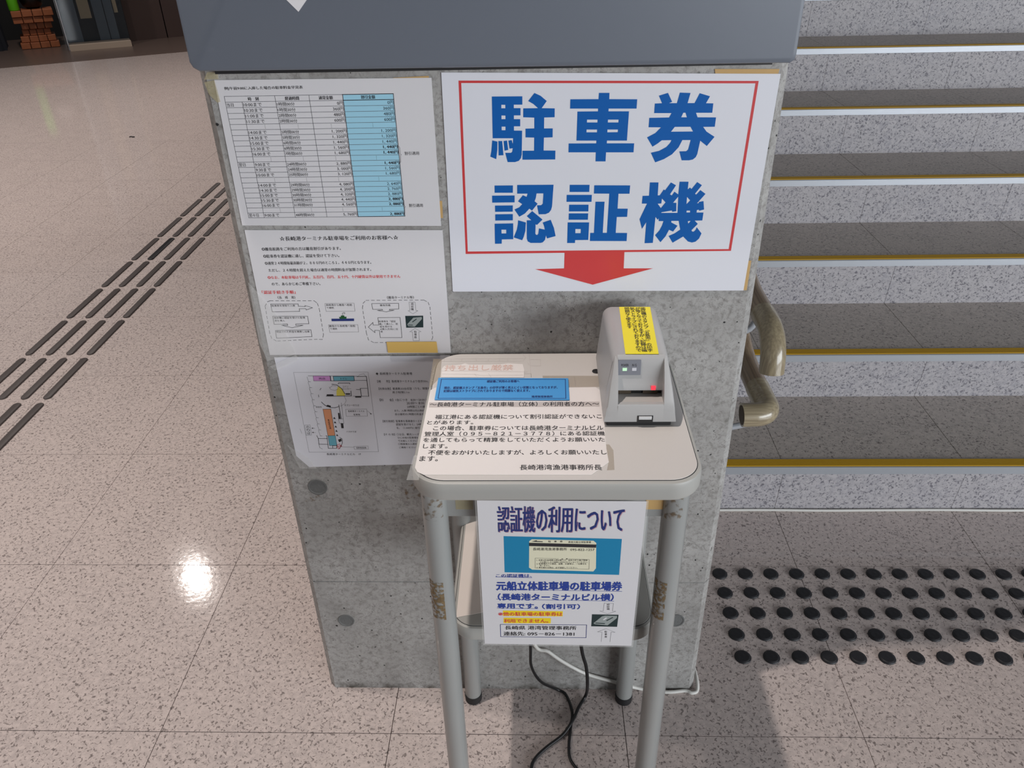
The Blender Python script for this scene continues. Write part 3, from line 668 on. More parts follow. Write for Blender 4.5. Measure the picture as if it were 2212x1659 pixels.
# -- procedure sheet
ps = wallsheet('procedure_notice', [(583, 767), (974, 762), (956, 497), (528, 497)], 'white paper of user instructions with dashed flow chart, middle of the left sheets', 'white')
D = Doc(ps, (0, -.0012, 0), UX, VZ, (500, 480, 4.424))
for t, x0, y0, x1, y1, key, bo in (('☆長崎港ターミナル駐車場をご利用のお客様へ☆', 460, 130, 1595, 172, BK, .02), ('◎離島航路をご利用の方は離島割引があります。', 290, 237, 1045, 269, BK, .015), ('◎駐車券を認証機に通し、認証を受けて下さい。', 305, 305, 1030, 337, BK, .015),
  ('◎通常２４時間毎最高額が２，８８０円のところ１，４４０円となります。', 320, 372, 1335, 403, BK, .015), ('ただし、２４時間を超えた場合は通常の時間料金が加算されます。', 355, 440, 1335, 470, BK, .015),
  ('◎なお、本駐車場は千円札、五百円、百円、五十円、十円硬貨以外は使用できません', 347, 507, 1615, 537, RD, .02), ('ので、あらかじめご準備下さい。', 385, 573, 850, 603, BK, .015), ('「認証手続き手順」', 292, 652, 612, 685, RD, .025),
  ('《長　崎　港》', 440, 705, 612, 732, BK, 0), ('《離島ターミナル等》', 1485, 705, 1745, 731, BK, 0),
  ('駐車券を受取り入庫', 385, 788, 608, 806, BK, 0), ('積算機に認証を受けた駐車', 405, 903, 705, 922, BK, 0), ('券を挿入', 412, 932, 510, 950, BK, 0), ('認証された料金を精算し出庫', 430, 1036, 747, 1055, BK, 0),
  ('長崎港から離島へ船舶', 903, 780, 1152, 800, BK, 0), ('で運航', 908, 808, 980, 826, BK, 0), ('離島から長崎港へ船舶', 935, 982, 1182, 1001, BK, 0), ('で運航', 942, 1009, 1012, 1027, BK, 0),
  ('離島到着', 1420, 784, 1520, 802, BK, 0), ('駐車券を「認証', 1408, 938, 1570, 956, BK, 0), ('機」へ挿入し、認', 1412, 963, 1590, 981, BK, 0), ('証を受ける', 1418, 988, 1535, 1006, BK, 0), ('※挿入方向に注', 1422, 1012, 1592, 1030, BK, 0), ('意', 1426, 1036, 1446, 1054, BK, 0)):
    D.text(t, x0, y0, x1, y1, key, bo)
for i, ch in enumerate('認証機'): D.text(ch, 1716, 768+i*26, 1742, 790+i*26, BK)
for i, ch in enumerate('駐車券'): D.text(ch, 1746, 1036+i*26, 1772, 1058+i*26, BK)
LN = ('flow_chart_lines', 'black')
D.dash([(345, 760), (370, 750), (790, 750), (822, 775), (840, 830), (880, 1075), (868, 1120), (820, 1118), (430, 1135), (385, 1110), (366, 1060), (322, 800)], .0006, LN)
D.dash([(1258, 775), (1285, 747), (1840, 744), (1880, 765), (1897, 810), (1924, 1100), (1905, 1145), (1360, 1150), (1310, 1125), (1290, 1060), (1252, 820)], .0006, LN)
for q, wd in (([(375, 782), (638, 780), (640, 803), (705, 806), (703, 796), (775, 817), (715, 838), (712, 826), (648, 827), (652, 852), (390, 856)], .0006), ([(395, 898), (728, 898), (740, 970), (615, 972), (615, 985), (685, 985), (580, 1008), (480, 985), (538, 985), (535, 972), (408, 976)], .0006), ([(420, 1035), (760, 1028), (770, 1093), (432, 1108)], .0006),
  ([(893, 777), (1172, 773), (1180, 850), (905, 852)], .0003), ([(928, 980), (1207, 978), (1215, 1048), (940, 1052)], .0003), ([(1340, 778), (1598, 775), (1600, 828), (1510, 832), (1510, 840), (1555, 840), (1480, 856), (1395, 842), (1445, 840), (1442, 832), (1350, 832)], .0006), ([(1400, 912), (1612, 910), (1630, 1102), (1422, 1102), (1415, 1035), (1370, 1033), (1372, 1055), (1308, 1002), (1352, 958), (1355, 982), (1408, 982)], .0006),
  ([(1697, 763), (1755, 763), (1762, 843), (1782, 845), (1735, 875), (1687, 845), (1706, 845)], .0003), ([(1755, 1015), (1812, 1045), (1790, 1047), (1796, 1130), (1738, 1132), (1728, 1047), (1703, 1047)], .0003)):
    D.line(q, wd, LN, closed=True)
D.poly([(955, 922), (1172, 920), (1172, 944), (957, 946)], ('blue_water', 'navy'), 1)
D.poly([(1028, 905), (1100, 902), (1098, 922), (1035, 923)], ('ship_hull', 'green'), 2); D.poly([(1045, 892), (1078, 890), (1080, 905), (1046, 906)], ('ship_hull', 'green'), 2)
D.line([(1062, 890), (1060, 870), (1075, 862), (1086, 868), (1074, 876)], .0005, LN)
D.poly([(1660, 895), (1832, 893), (1834, 1005), (1670, 1008)], ('photo_ground', 'dgreen'), 1)
D.poly([(1680, 975), (1738, 912), (1818, 905), (1820, 925), (1752, 998), (1690, 993)], ('photo_machine', 'lgrey'), 2); D.poly([(1726, 950), (1766, 922), (1772, 926), (1732, 956)], ('photo_slot', 'dgreen'), 3); D.poly([(1690, 978), (1735, 980), (1732, 986), (1690, 984)], ('photo_slot', 'dgreen'), 3)
D.done()

# -- floor plan sheet
q = [(650, 1009), (905, 1000), (972, 768), (592, 772)]
fp = wallsheet('floor_plan_notice', [(668, 1009), (960, 1001), (972, 768), (592, 772), (640, 985)], 'laminated white sheet with coloured terminal floor plan, lowest of the left sheets', 'lam')
D = Doc(fp, (0, -.0012, 0), UX, VZ, (570, 740, 5.53))
PLN = ('plan_lines', 'black'); TH = ('thin_lines', 'grid')
D.line([(355, 355), (1245, 352), (1370, 1303), (540, 1308)], .0003, TH, closed=True)
D.poly([(588, 397), (790, 397), (797, 457), (595, 457)], ('purple_room', 'purple')); D.poly([(828, 402), (1075, 400), (1082, 455), (836, 457)], ('teal_room', 'teal')); D.poly([(706, 795), (800, 793), (852, 1110), (765, 1112)], ('orange_room', 'orange'))
D.poly([(766, 1113), (853, 1112), (874, 1228), (785, 1230)], ('teal_room', 'teal')); D.poly([(888, 518), (930, 550), (968, 612), (970, 637), (868, 638), (868, 580)], ('yellow_room', 'lemon'))
for qq, wd in (([(530, 397), (690, 398), (1115, 402)], .0006), ([(1115, 405), (1225, 403), (1252, 640)], .0009), ([(1085, 450), (1228, 450)], .0006), ([(745, 638), (1045, 636), (1040, 578)], .0009), ([(1068, 640), (1252, 640)], .0006), ([(588, 397), (595, 457), (797, 457), (790, 397)], .0004), ([(795, 400), (802, 457), (836, 457), (828, 402), (1075, 400), (1082, 455), (836, 457)], .0008),
   ([(812, 497), (870, 505), (930, 550), (968, 612)], .0009), ([(888, 492), (893, 483), (1025, 483), (1028, 492)], .0009), ([(1155, 546), (1232, 545)], .0006), ([(1152, 546), (1165, 640)], .0009), ([(688, 710), (730, 748), (800, 775), (850, 777), (895, 765)], .0009), ([(895, 745), (925, 910)], .0009), ([(925, 720), (955, 965), (900, 962), (892, 912), (945, 910)], .0004), ([(960, 640), (985, 690), (965, 730), (915, 760)], .0003),
   ([(706, 795), (800, 793), (852, 1110), (765, 1112), (706, 795)], .0005), ([(765, 1112), (785, 1230), (874, 1228), (853, 1112)], .0005), ([(740, 1112), (752, 1112), (770, 1262), (870, 1262), (872, 1230), (820, 1232), (823, 1262)], .0008), ([(632, 1110), (650, 1145), (758, 1147)], .0008), ([(650, 1147), (658, 1212), (768, 1215)], .0008), ([(658, 1212), (668, 1255), (700, 1270)], .0005), ([(905, 1130), (935, 1150), (938, 1200), (918, 1240)], .0007),
   ([(1115, 410), (1150, 380), (1195, 372), (1215, 400)], .0003), ([(780, 530), (800, 560), (850, 572), (885, 555)], .0003), ([(785, 545), (820, 512), (860, 520)], .0003), ([(1235, 815), (1285, 850)], .0003), ([(940, 1245), (1080, 1250)], .0003), ([(1105, 560), (1150, 562)], .0007), ([(670, 565), (683, 545)], .0007), ([(652, 625), (656, 650)], .0007), ([(570, 1022), (610, 1022)], .0004), ([(575, 1073), (615, 1073)], .0004), ([(432, 1030), (455, 1085)], .0003)):
    D.line(qq, wd, PLN)
zz = []
for i in range(10): zz += [(515+i*15.5, 410+i*72), (535+i*15.5, 465+i*72), (560+i*15.5, 466+i*72), (532+i*15.5, 466+i*72)]
D.line(zz, .00035, PLN)
for i in range(5): D.poly([(828+i*9, 910+i*51), (840+i*8, 888+i*51), (860+i*8, 912+i*51)], PLN, 2)
for qq in ([(750, 618), (830, 618), (835, 640), (752, 640)], [(918, 965), (948, 965), (955, 1022), (926, 1022)], [(760, 742), (800, 755), (800, 778), (745, 762)], [(1090, 640), (1160, 640), (1165, 656), (1092, 656)], [(885, 840), (905, 840), (918, 910), (892, 910)], [(975, 605), (1030, 605), (1030, 622), (978, 622)], [(885, 1160), (925, 1145), (930, 1175), (900, 1190)], [(1270, 842), (1292, 855), (1270, 855)], [(570, 1022), (588, 1014), (588, 1030)], [(575, 1073), (593, 1065), (593, 1081)]): D.poly(qq, PLN, 2)
D.line([(872, 1225), (905, 1210), (925, 1240), (895, 1270), (870, 1245), (930, 1225), (905, 1265)], .0007, ('red_star', 'red'), closed=True); D.line([(905, 1240), (942, 1243)], .0007, ('red_star', 'red'))
D.line([(975, 797), (1228, 793), (1238, 878), (985, 880)], .0003, PLN, closed=True); D.line([(1075, 1240), (1245, 1235), (1250, 1272), (1082, 1276)], .0003, PLN, closed=True); D.line([(488, 985), (552, 982), (570, 1105), (508, 1108)], .0003, PLN, closed=True)
for t, x0, y0, x1, y1 in (('長崎港ターミナルビル　1F', 750, 1319, 1160, 1345), ('◆ 長崎港ターミナル駐車場', 1335, 355, 1770, 385), ('【場　　所】長崎港ターミナルより徒歩50m、', 1355, 447, 1968, 476), ('【利用台数】普通車253台収容（うち、障害者', 1370, 535, 1985, 563), ('高さ制限2.1m', 1535, 580, 1740, 606), ('【料　　金】1台につき　8:00～20:00 3', 1385, 668, 1945, 698), ('20:00～ 8:00 1', 1705, 709, 1940, 736), ('24時間ごとの最', 1712, 752, 1925, 779),
   ('また、入庫1時間以内は無料', 1560, 799, 1920, 824), ('合は最初の1時間の料金を', 1565, 842, 1912, 867), ('【割引制度】駐車券を長崎港ターミナ', 1420, 924, 1890, 951), ('認証を受けると、24時', 1578, 963, 1885, 989), ('る。（1,440円に割引）', 1585, 1006, 1878, 1031), ('【そ の 他】〇土日、観光シーズ', 1438, 1083, 1855, 1108), ('ひじめ他の駐車場を', 1600, 1124, 1845, 1147), ('てお越しください。', 1604, 1162, 1842, 1185), ('〇障害者の入庫料', 1605, 1200, 1830, 1222), ('ご連絡ください。', 1615, 1240, 1825, 1262),
   ('売店', 655, 418, 735, 440), ('トイレ', 915, 418, 995, 440), ('コイン', 940, 515, 1010, 535), ('ロッカー', 940, 543, 1042, 562), ('待合所', 620, 760, 692, 779), ('タクシーのりば', 962, 737, 1138, 758), ('バスのりば', 985, 1053, 1105, 1073), ('長崎港ターミナル', 1005, 808, 1203, 830), ('駐車場', 1072, 850, 1148, 870), ('駐車券認証機', 1105, 1245, 1223, 1266)): D.text(t, x0, y0, x1, y1, BK)
for i, ch in enumerate('乗船券売場'): D.text(ch, 762+i*5, 915+i*24, 784+i*5, 936+i*24, BK)
for i, ch in enumerate('のりば'): D.text(ch, 508+i*5, 994+i*36, 545+i*5, 1026+i*36, BK)
D.done()

# ================================================================== SHEETS ON THE TABLE
ZP = ZT+.0012
def topsheet(name, px, label, mt, z, cat='notice', crop=(870, 740, 3.3515)):
    q = [onz(crop[0]+x/crop[2], crop[1]+y/crop[2], z) for x, y in px]; c = sum(q, Vector())/len(q)
    t = thing(name, (c.x, c.y, z-.0007), label, cat)
    sheet('paper', (0, 0, z), [(p.x, p.y) for p in q], (1, 0, 0), (0, 1, 0), mt, t, .0006); return t
CR = (870, 740, 3.3515)
nt_ = topsheet('counter_notice', [(88, 905), (105, 935), (150, 956), (1365, 957), (1492, 865), (1475, 770), (1440, 400), (1432, 345), (1395, 322), (1205, 326), (235, 326), (200, 345)], 'cream paper notice with large black lines of writing, taped flat on the table', 'note', ZP)
D = Doc(nt_, (0, 0, ZP), (1, 0, 0), (0, 1, 0), CR)
D.poly([(192, 434), (1424, 428), (1424, 463), (190, 470)], ('grey_highlight', 'hl'))
for t, x0, y0, x1, y1 in (('～長崎港ターミナル駐車場（立体）の利用者の方へ～', 198, 430, 1420, 463), ('福江港にある認証機について割引認証ができないこ', 235, 521, 1440, 553), ('とがあります。', 178, 564, 510, 593), ('この場合、駐車券については長崎港ターミナルビル', 222, 602, 1452, 635), ('管理人室（０９５－８２１－３７７８）にある認証機', 158, 644, 1462, 676),
   ('を通してもらって精算をしていただくようお願いいた', 150, 688, 1462, 720), ('します。', 148, 735, 325, 767), ('不便をおかけいたしますが、よろしくお願いいたし', 185, 778, 1476, 813), ('ます。', 122, 823, 255, 860), ('長崎港湾漁港事務所長', 848, 884, 1440, 923)): D.text(t, x0, y0, x1, y1, BK, .012)
for q in ([(915, 635), (1457, 632)], [(150, 681), (1132, 679)]): D.line(q, .0004, ('underline', 'black'))
D.done()
bn_ = topsheet('blue_notice', [(230, 412), (1207, 415), (1198, 258), (258, 255)], 'small blue paper notice with thin black frame lying at the back of the table', 'bluenote', ZP+.0016)
D = Doc(bn_, (0, 0, ZP+.0016), (1, 0, 0), (0, 1, 0), CR)
D.line([(280, 266), (1177, 267), (1181, 405), (256, 404)], .0009, ('frame', 'navy'), closed=True)
for t, x0, y0, x1, y1 in (('認証機ご利用のお客様へ', 610, 272, 845, 290), ('現在、認証機スタンプ「五島市」の印字が薄く見えにくい状態となっておりますが、', 300, 317, 1120, 336), ('記録は磁気ストライプにされておりますので問題なく使えます。', 297, 340, 920, 359), ('港湾管理事務所', 932, 384, 1085, 399)): D.text(t, x0, y0, x1, y1, ('printed_text', 'navy'), .02)
D.done()
ts_ = topsheet('torn_sticker', [(278, 252), (283, 190), (300, 168), (420, 160), (450, 150), (480, 160), (700, 158), (760, 150), (868, 156), (880, 200), (878, 252)], 'torn white sticker remains with faded red writing, behind the blue notice', 'note', ZP, 'sticker')
D = Doc(ts_, (0, 0, ZP), (1, 0, 0), (0, 1, 0), CR)
D.text('持ち出し厳禁', 305, 162, 800, 203, ('faded_text', 'faintred'), 0)
for q in ([(270, 205), (560, 207), (900, 212)], [(285, 228), (520, 230), (560, 238), (870, 236)], [(520, 228), (535, 245)], [(620, 225), (640, 250)]): D.line(q, .0004, ('creases', 'hl'))
D.done()
D = Doc(tb, (0, 0, ZT+.0005), (1, 0, 0), (0, 1, 0), CR)
for q in ([(240, 120), (870, 118)], [(250, 135), (860, 134)], [(300, 120), (300, 135)], [(350, 120), (350, 135)], [(430, 120), (425, 135)], [(530, 119), (535, 135)], [(620, 119), (620, 134)], [(700, 119), (700, 134)], [(760, 119), (760, 134)], [(915, 80), (930, 250)], [(925, 122), (998, 124), (998, 168), (925, 168)], [(865, 80), (890, 110), (870, 135)], [(905, 145), (915, 165)], [(880, 225), (930, 226), (930, 250)], [(1240, 238), (1275, 425)], [(215, 160), (235, 150)], [(205, 200), (225, 205)], [(212, 230), (228, 222)], [(200, 270), (220, 275)]): D.line(q, .00045, ('old_tape_edges', 'hl'), lay=1)
D.poly([(1012, 240), (1436, 241), (1440, 322), (1020, 324)], ('tape_residue', 'residue'), 1); D.poly([(222, 118), (282, 120), (272, 250), (205, 320), (190, 320)], ('tape_residue', 'residue'), 1)
D.poly([(1440, 735), (1495, 738), (1525, 780), (1533, 922), (1478, 925), (1490, 865)], ('tape_residue', 'residue'), 1)
D.done()

# -- sheet hanging from the front of the table
p0, p1, p2, p3 = ony(1030, 1081, -.2990), ony(1397, 1083, -.2990), ony(1364, 1395, -.2960), ony(1047, 1390.5, -.2960)
hv = (p0-p3).normalized(); hu = Vector((1, 0, 0)); hv = (hv-hu*hv.dot(hu)).normalized()
hs = thing('table_front_notice', ((p0.x+p1.x)/2, -.2965, p3.z), 'white notice with navy heading and picture of a ticket, hung from the table front', 'notice')
def huv(p): d = p-p0; return d.dot(hu), d.dot(hv)
sheet('paper', p0, [huv(p3), huv(p2), huv(p1), huv(p0)], hu, hv, 'white', hs, .0006)
e = .0025; F0 = [huv(p3), huv(p2), huv(p1), huv(p0)]
sheet('laminate_film', p0-hu.cross(hv)*.0007, [(F0[0][0]-e, F0[0][1]-e*1.6), (F0[1][0]+e, F0[1][1]-e*1.6), (F0[2][0]+e, F0[2][1]), (F0[3][0]-e, F0[3][1])], hu, hv, 'clear', hs, .0003)
D = Doc(hs, p0, hu, hv, (1000, 1060, 4.6095))
NV = ('navy_heading', 'navy'); B2 = ('blue_text', 'blue2')
D.text('認証機の利用について', 352, 158, 1608, 421, ('heading_shadow', 'pinkish'), .012, 2); D.text('認証機の利用について', 346, 152, 1600, 415, NV, .014, 3)
D.poly([(405, 452), (1583, 480), (1555, 838), (415, 812)], ('cyan_ground', 'cyan'), 1)
D.poly([(660, 502), (686, 483), (1300, 497), (1328, 520), (1324, 772), (1298, 803), (690, 785), (658, 765)], ('ticket', 'cream'), 2); D.poly([(659, 517), (1328, 535), (1326, 567), (659, 550)], ('magnetic_stripe', 'black'), 3)
D.poly([(683, 503), (737, 492), (735, 500), (795, 503), (795, 510), (735, 508)], ('ticket_text', 'black'), 4)
for t, x0, y0, x1, y1 in (('駐　車　券', 850, 495, 993, 514), ('県営元船立体駐車場', 1050, 500, 1275, 521), ('長崎港湾漁港事務所', 698, 565, 1035, 595), ('095-822-1257', 1070, 575, 1310, 597), ('ご　注　意', 935, 671, 1045, 684), ('1. 本券は料金精算の時必要です。紛失や折り曲げ破損', 735, 682, 1240, 698), ('又は濡らしたり磁気に近付けたりしないでください。', 765, 702, 1240, 718), ('2. 駐車場内での事故、盗難、災害等は、一切責任を', 735, 719, 1230, 735), ('負いません。', 765, 738, 870, 752), ('3. 車を離れる時は、必ず施錠してください。', 735, 757, 1140, 772)): D.text(t, x0, y0, x1, y1, ('ticket_text', 'black'), 0, 4)
D.line([(720, 670), (930, 674)], .0003, ('ticket_text', 'black'), 4); D.line([(1050, 678), (1258, 684), (1255, 780), (720, 768), (720, 670)], .0003, ('ticket_text', 'black'), 4)
for t, x0, y0, x1, y1, bo in (('この認証機は、', 330, 828, 685, 862, .03), ('元船立体駐車場の駐車場券', 335, 905, 1583, 992, .036), ('（長崎港ターミナルビル横）', 350, 1025, 1500, 1092, .034), ('専用です。', 345, 1122, 745, 1172, .036), ('（割引可）', 790, 1128, 1165, 1177, .036)): D.text(t, x0, y0, x1, y1, B2, bo)
for q in ([(328, 858), (685, 866)], [(330, 980), (1582, 1003)], [(335, 1079), (1502, 1099)], [(342, 1168), (747, 1175)]): D.line(q, .0006, B2)
D.poly([(398, 1193), (995, 1200), (992, 1251), (398, 1247)], ('yellow_highlight', 'yel'), 1); D.poly([(405, 1264), (877, 1268), (874, 1321), (404, 1318)], ('yellow_highlight', 'yel'), 1)
for t, x0, y0, x1, y1 in (('※', 352, 1213, 398, 1242), ('他の駐車場の駐車券は', 402, 1208, 990, 1246), ('利用できません。', 410, 1276, 850, 1314)): D.text(t, x0, y0, x1, y1, RD, .03)
D.line([(373, 1331), (1232, 1336), (1226, 1463), (377, 1453)], .0008, NV, closed=True)
D.text('長崎県 港湾管理事務所', 420, 1345, 1130, 1384, ('handwriting', 'black'), .02); D.text('連絡先: 095－826－1381', 405, 1404, 1110, 1444, ('handwriting', 'black'), .02)
AL = ('arrow_outline', 'grid')
D.line([(1408, 1118), (1500, 1122), (1488, 1197), (1522, 1200), (1440, 1227), (1363, 1197), (1397, 1198)], .0003, AL, closed=True); D.line([(1465, 1505), (1475, 1408), (1515, 1410), (1427, 1373), (1340, 1405), (1385, 1408), (1377, 1503)], .0003, AL)
for i, ch in enumerate('認証機'): D.text(ch, 1433, 1124+i*22, 1462, 1142+i*22, BK)
for i, ch in enumerate('駐車券'): D.text(ch, 1411, 1394+i*25, 1436, 1414+i*25, BK)
D.poly([(1285, 1230), (1550, 1235), (1535, 1355), (1277, 1350)], ('photo_ground', 'dgreen'), 1); D.poly([(1300, 1318), (1385, 1250), (1415, 1243), (1535, 1246), (1532, 1268), (1440, 1340), (1312, 1328)], ('photo_machine', 'lgrey'), 2)
D.poly([(1425, 1290), (1490, 1258), (1498, 1262), (1434, 1296)], ('photo_slot', 'dgreen'), 3); D.poly([(1318, 1312), (1415, 1318), (1412, 1326), (1318, 1320)], ('photo_slot', 'dgreen'), 3); D.poly([(1390, 1285), (1420, 1262), (1440, 1264), (1408, 1288)], ('photo_highlight', 'white'), 3)
D.done()
# ================================================================== TAPES
def walltape(px, label, mt, y, th=.0003, name='tape_strip'):
    q = [ony(*p, y) for p in px]; c = sum(q, Vector())/len(q); bm = NB()
    loft(bm, [[p+Vector((0, th, 0)) for p in q], q]); return obj(name, bm, mt, None, origin=(c.x, y, min(p.z for p in q)), label=label, cat='tape')
walltape([(838, 762), (946, 762), (943, 738.5), (835, 739)], 'yellow masking tape strip on the lower edge of the instruction sheet', 'tan', -.0030)
walltape([(1545, 159), (1681, 160), (1684, 149), (1544, 149)], 'tan masking tape strip above the large sign, at its upper right corner', 'tan2', -.0008)
walltape([(1604, 627), (1613, 627), (1623, 563), (1615, 563)], 'tan tape strip along the lower right edge of the large sign', 'tan2', -.0008)
walltape([(951, 471), (957, 471), (955, 434), (949, 434)], 'small tan tape strip at the right edge of the fee table', 'tan2', -.0008)
walltape([(845, 172), (927, 170), (926, 164), (850, 168)], 'thin tan tape sliver above the upper right corner of the fee table', 'tan2', -.0008)
walltape([(578, 780), (640, 765), (600, 680), (536, 610), (560, 740)], 'crinkled clear tape on the lower left corner of the instruction sheet', 'clear', -.0028)
walltape([(583, 792), (594, 800), (645, 778), (640, 766)], 'small clear tape between the instruction sheet and the floor plan', 'clear', -.0031)
walltape([(620, 960), (648, 1012), (684, 1012), (668, 990), (640, 975)], 'crinkled clear tape on the lower left corner of the floor plan', 'clear', -.0028)
walltape([(441, 178), (463, 173), (476, 220), (470, 222), (452, 205)], 'yellowed clear tape beside the upper left corner of the fee table', 'yellowed', -.0028)
walltape([(441, 172), (447, 156), (470, 155), (472, 171)], 'crumpled yellowed tape under the grey casing, at the pillar edge', 'yellowed', -.0031)
q = [onz(878, 1038, ZT), onz(905, 1038, ZT), onz(912, 985, ZT), onz(894, 985, ZT)]; bm = NB()
loft(bm, [[p+Vector((0, 0, .0006)) for p in q], [p+Vector((0, 0, .0009)) for p in q]])
obj('tape_strip', bm, 'clear', None, origin=q[0], label='clear tape sticking out over the front left corner of the table', cat='tape')

# ================================================================== CORDS
def cordobj(name, pts, r, mt, label, flat=1.0):
    bm = NB(); tube(bm, smoothpath(pts, 6), r, 8, True, flat); return obj(name, bm, mt, None, origin=pts[-1], smooth=60, label=label, cat='cord')
r = .0028
def fl(px, z=r): p = onz(*px, z); return (p.x, p.y, z)
def yy(px, y): p = ony(*px, y); return (p.x, p.y, p.z)
cordobj('power_cord', [(.050, -.050, .442), yy((1143, 1300), -.050), yy((1146, 1400), -.052), yy((1148, 1440), -.050), yy((1168, 1472), -.040), fl((1200, 1488), .010), fl((1222, 1500)), fl((1236, 1538)), fl((1233, 1570)), fl((1229, 1610)), fl((1232, 1640)), fl((1250, 1668)), fl((1275, 1720))], r, 'cord', 'thin black power cord hanging at the left below the table and bending right')
cordobj('power_cord', [(.150, -.055, .442), yy((1247, 1300), -.060), yy((1256, 1400), -.064), yy((1266, 1440), -.062), yy((1269, 1475), -.060), fl((1266, 1500), .012), fl((1250, 1528), r*1.2), fl((1236, 1558), r*3.2), fl((1215, 1588), r*1.2), fl((1180, 1615)), fl((1155, 1640)), fl((1147, 1665)), fl((1146, 1720))], r*1.15, 'cord', 'thicker black power cord hanging at the right below the table and bending left')
wr = .0036
wc = [(.03, -.006, .40), yy((1150, 1380), -.006), yy((1185, 1408), -.006), yy((1220, 1432), -.006), yy((1265, 1455), -.006), yy((1320, 1471), -.006), fl((1380, 1487), wr), fl((1440, 1495), wr), fl((1480, 1492), wr)]
wc += [(XR-.006, -.010, wr), (XR+.006, -.004, wr), (XR+.008, .02, .012), (XR+.007, .10, wr), (XR+.009, .3, wr), (XR+.008, .48, wr), (XR+.02, .537, wr), (XR+.06, .5425, wr)]
wc += [(.5+.15*i, .5438+.0012*math.sin(i*2.1), wr) for i in range(0, 18)]
cordobj('white_cable', wc, wr, 'wcord', 'white cable running down the pillar and along the foot of the stairs')

# ================================================================== HANDRAILS
RXX = .450; RR = .0203
def bend(c, a, b, rad, n=8):   # fillet between straight runs
    c, a, b = Vector(c), Vector(a), Vector(b); da, db = (a-c).normalized(), (b-c).normalized()
    s, e = c+da*rad, c+db*rad; out = []
    for i in range(n+1):
        t = i/n; out.append((s*(1-t)**2)+(c*2*t*(1-t))+(e*t*t))
    return out
def rail(name, label, z, mtl, endpts, elbow_y, slope_y):
    t = thing(name, (RXX, elbow_y, z-RR), label, 'handrail')
    far = (RXX, 3.4, z+(3.4-slope_y)*.47)
    P = [(RXX, elbow_y, z)]+bend((RXX, slope_y, z), (RXX, elbow_y, z), far, .05)+[far]
    bm = NB(); tube(bm, P, RR*.96, 20); obj('rail', bm, 'woodd', t, smooth=50)
    bm = NB(); tube(bm, endpts, RR, 22, True); ec = obj('end_elbow', bm, mtl, t, smooth=50)
    e0 = Vector(endpts[-1]); dd = (Vector(endpts[-1])-Vector(endpts[-2])).normalized()
    bm = NB(); tube(bm, [e0-dd*.0005, e0+dd*.0007], RR*.82, 20); obj('open_end', bm, 'hole', ec)
    return t
ue = [Vector((RXX, .185, .7515))]+bend((RXX, .098, .7515), (RXX, .185, .7515), (RXX, .088, .66), .055, 10)+[Vector((RXX, .0905, .6900))]
tu = rail('handrail', 'wood-grain handrail on the stair wall ending in a downturned elbow', .7515, 'woodv', ue, .183, .30)
le = [Vector((RXX, .150, .6245))]+bend((RXX+.003, .0690, .6215), (RXX, .15, .6245), (.40, .0690, .6200), .027, 10)+[Vector((.4055, .0690, .6200))]
tl = rail('handrail', 'lower wood-grain handrail on the stair wall ending in an elbow turned to the wall', .6245, 'woodx', le, .148, .255)
for t, y, z in ((tu, .205, .7515), (tl, .105, .6235)):
    bm = NB(); tube(bm, smoothpath([(XR+.001, y, z-.055), (XR+.030, y, z-.052), (RXX-.012, y, z-.040), (RXX, y, z-.012)], 5), .0058, 10); br_ = obj('bracket', bm, 'bracket', t, smooth=50)
    bm = NB(); n = 20
    loft(bm, [[(x, y+rr*math.cos(6.28319*i/n), z-.055+rr*math.sin(6.28319*i/n)) for i in range(n)] for x, rr in ((XR+.0003, .026), (XR+.006, .026), (XR+.009, .022))]); obj('wall_plate', bm, 'bracket', br_, smooth=40)

# ================================================================== TACTILE PAVING
ORD = 'first second third fourth fifth sixth seventh eighth ninth tenth eleventh twelfth thirteenth fourteenth fifteenth'.split()
bm = NB(); lathe(bm, 0, 0, [(.0175, .0002), (.0175, .0018), (.0165, .0032), (.0150, .0034), (.0143, .0042), (.0120, .0048), (.0112, .0046), (.0085, .0052), (.0078, .0050), (.0045, .0054), (.0005, .0055)], 20)
sm = bpy.data.meshes.new('tactile_stud'); bm.to_mesh(sm); bm.free(); sm.materials.append(M['stud'])
for p in sm.polygons: p.use_smooth = True
sm.set_sharp_from_angle(angle=math.radians(35))
for j in range(5):
    for i in range(15):
        o = bpy.data.objects.new('tactile_stud', sm); o.location = (.492+.0597*i, .0805+.0598*j, 0); o.rotation_euler.z = random.uniform(0, 6)
        link(o, None, 'black round tactile stud, %s row from the stairs, %s from the pillar' % (ORD[4-j], ORD[i]), 'tactile stud', 'black tactile studs before the stairs')
def barmesh(name, mt):
    bm = NB(); L, wd = .2715, .0135; rings = []
    for z, d in ((.0002, 0), (.0030, .0002), (.0045, .0016), (.0050, .0035)):
        out = []
        for cy, a0 in ((L/2-wd, 0), (-L/2+wd, 180)):
            for i in range(9):
                t = math.radians(a0+180*i/8); out.append(((wd-d)*math.cos(t), cy+(wd-d)*math.sin(t), z))
        rings.append(out)
    loft(bm, rings); me = bpy.data.meshes.new(name); bm.to_mesh(me); bm.free(); me.materials.append(M[mt])
    for p in me.polygons: p.use_smooth = True
    me.set_sharp_from_angle(angle=math.radians(35)); return me
b1, b2 = barmesh('tactile_bar', 'bar'), barmesh('tactile_bar', 'bardark')
edges = [.790, 1.085, 1.381, 1.6765, 1.970, 2.263, 2.554, 2.845, 3.137, 3.43]
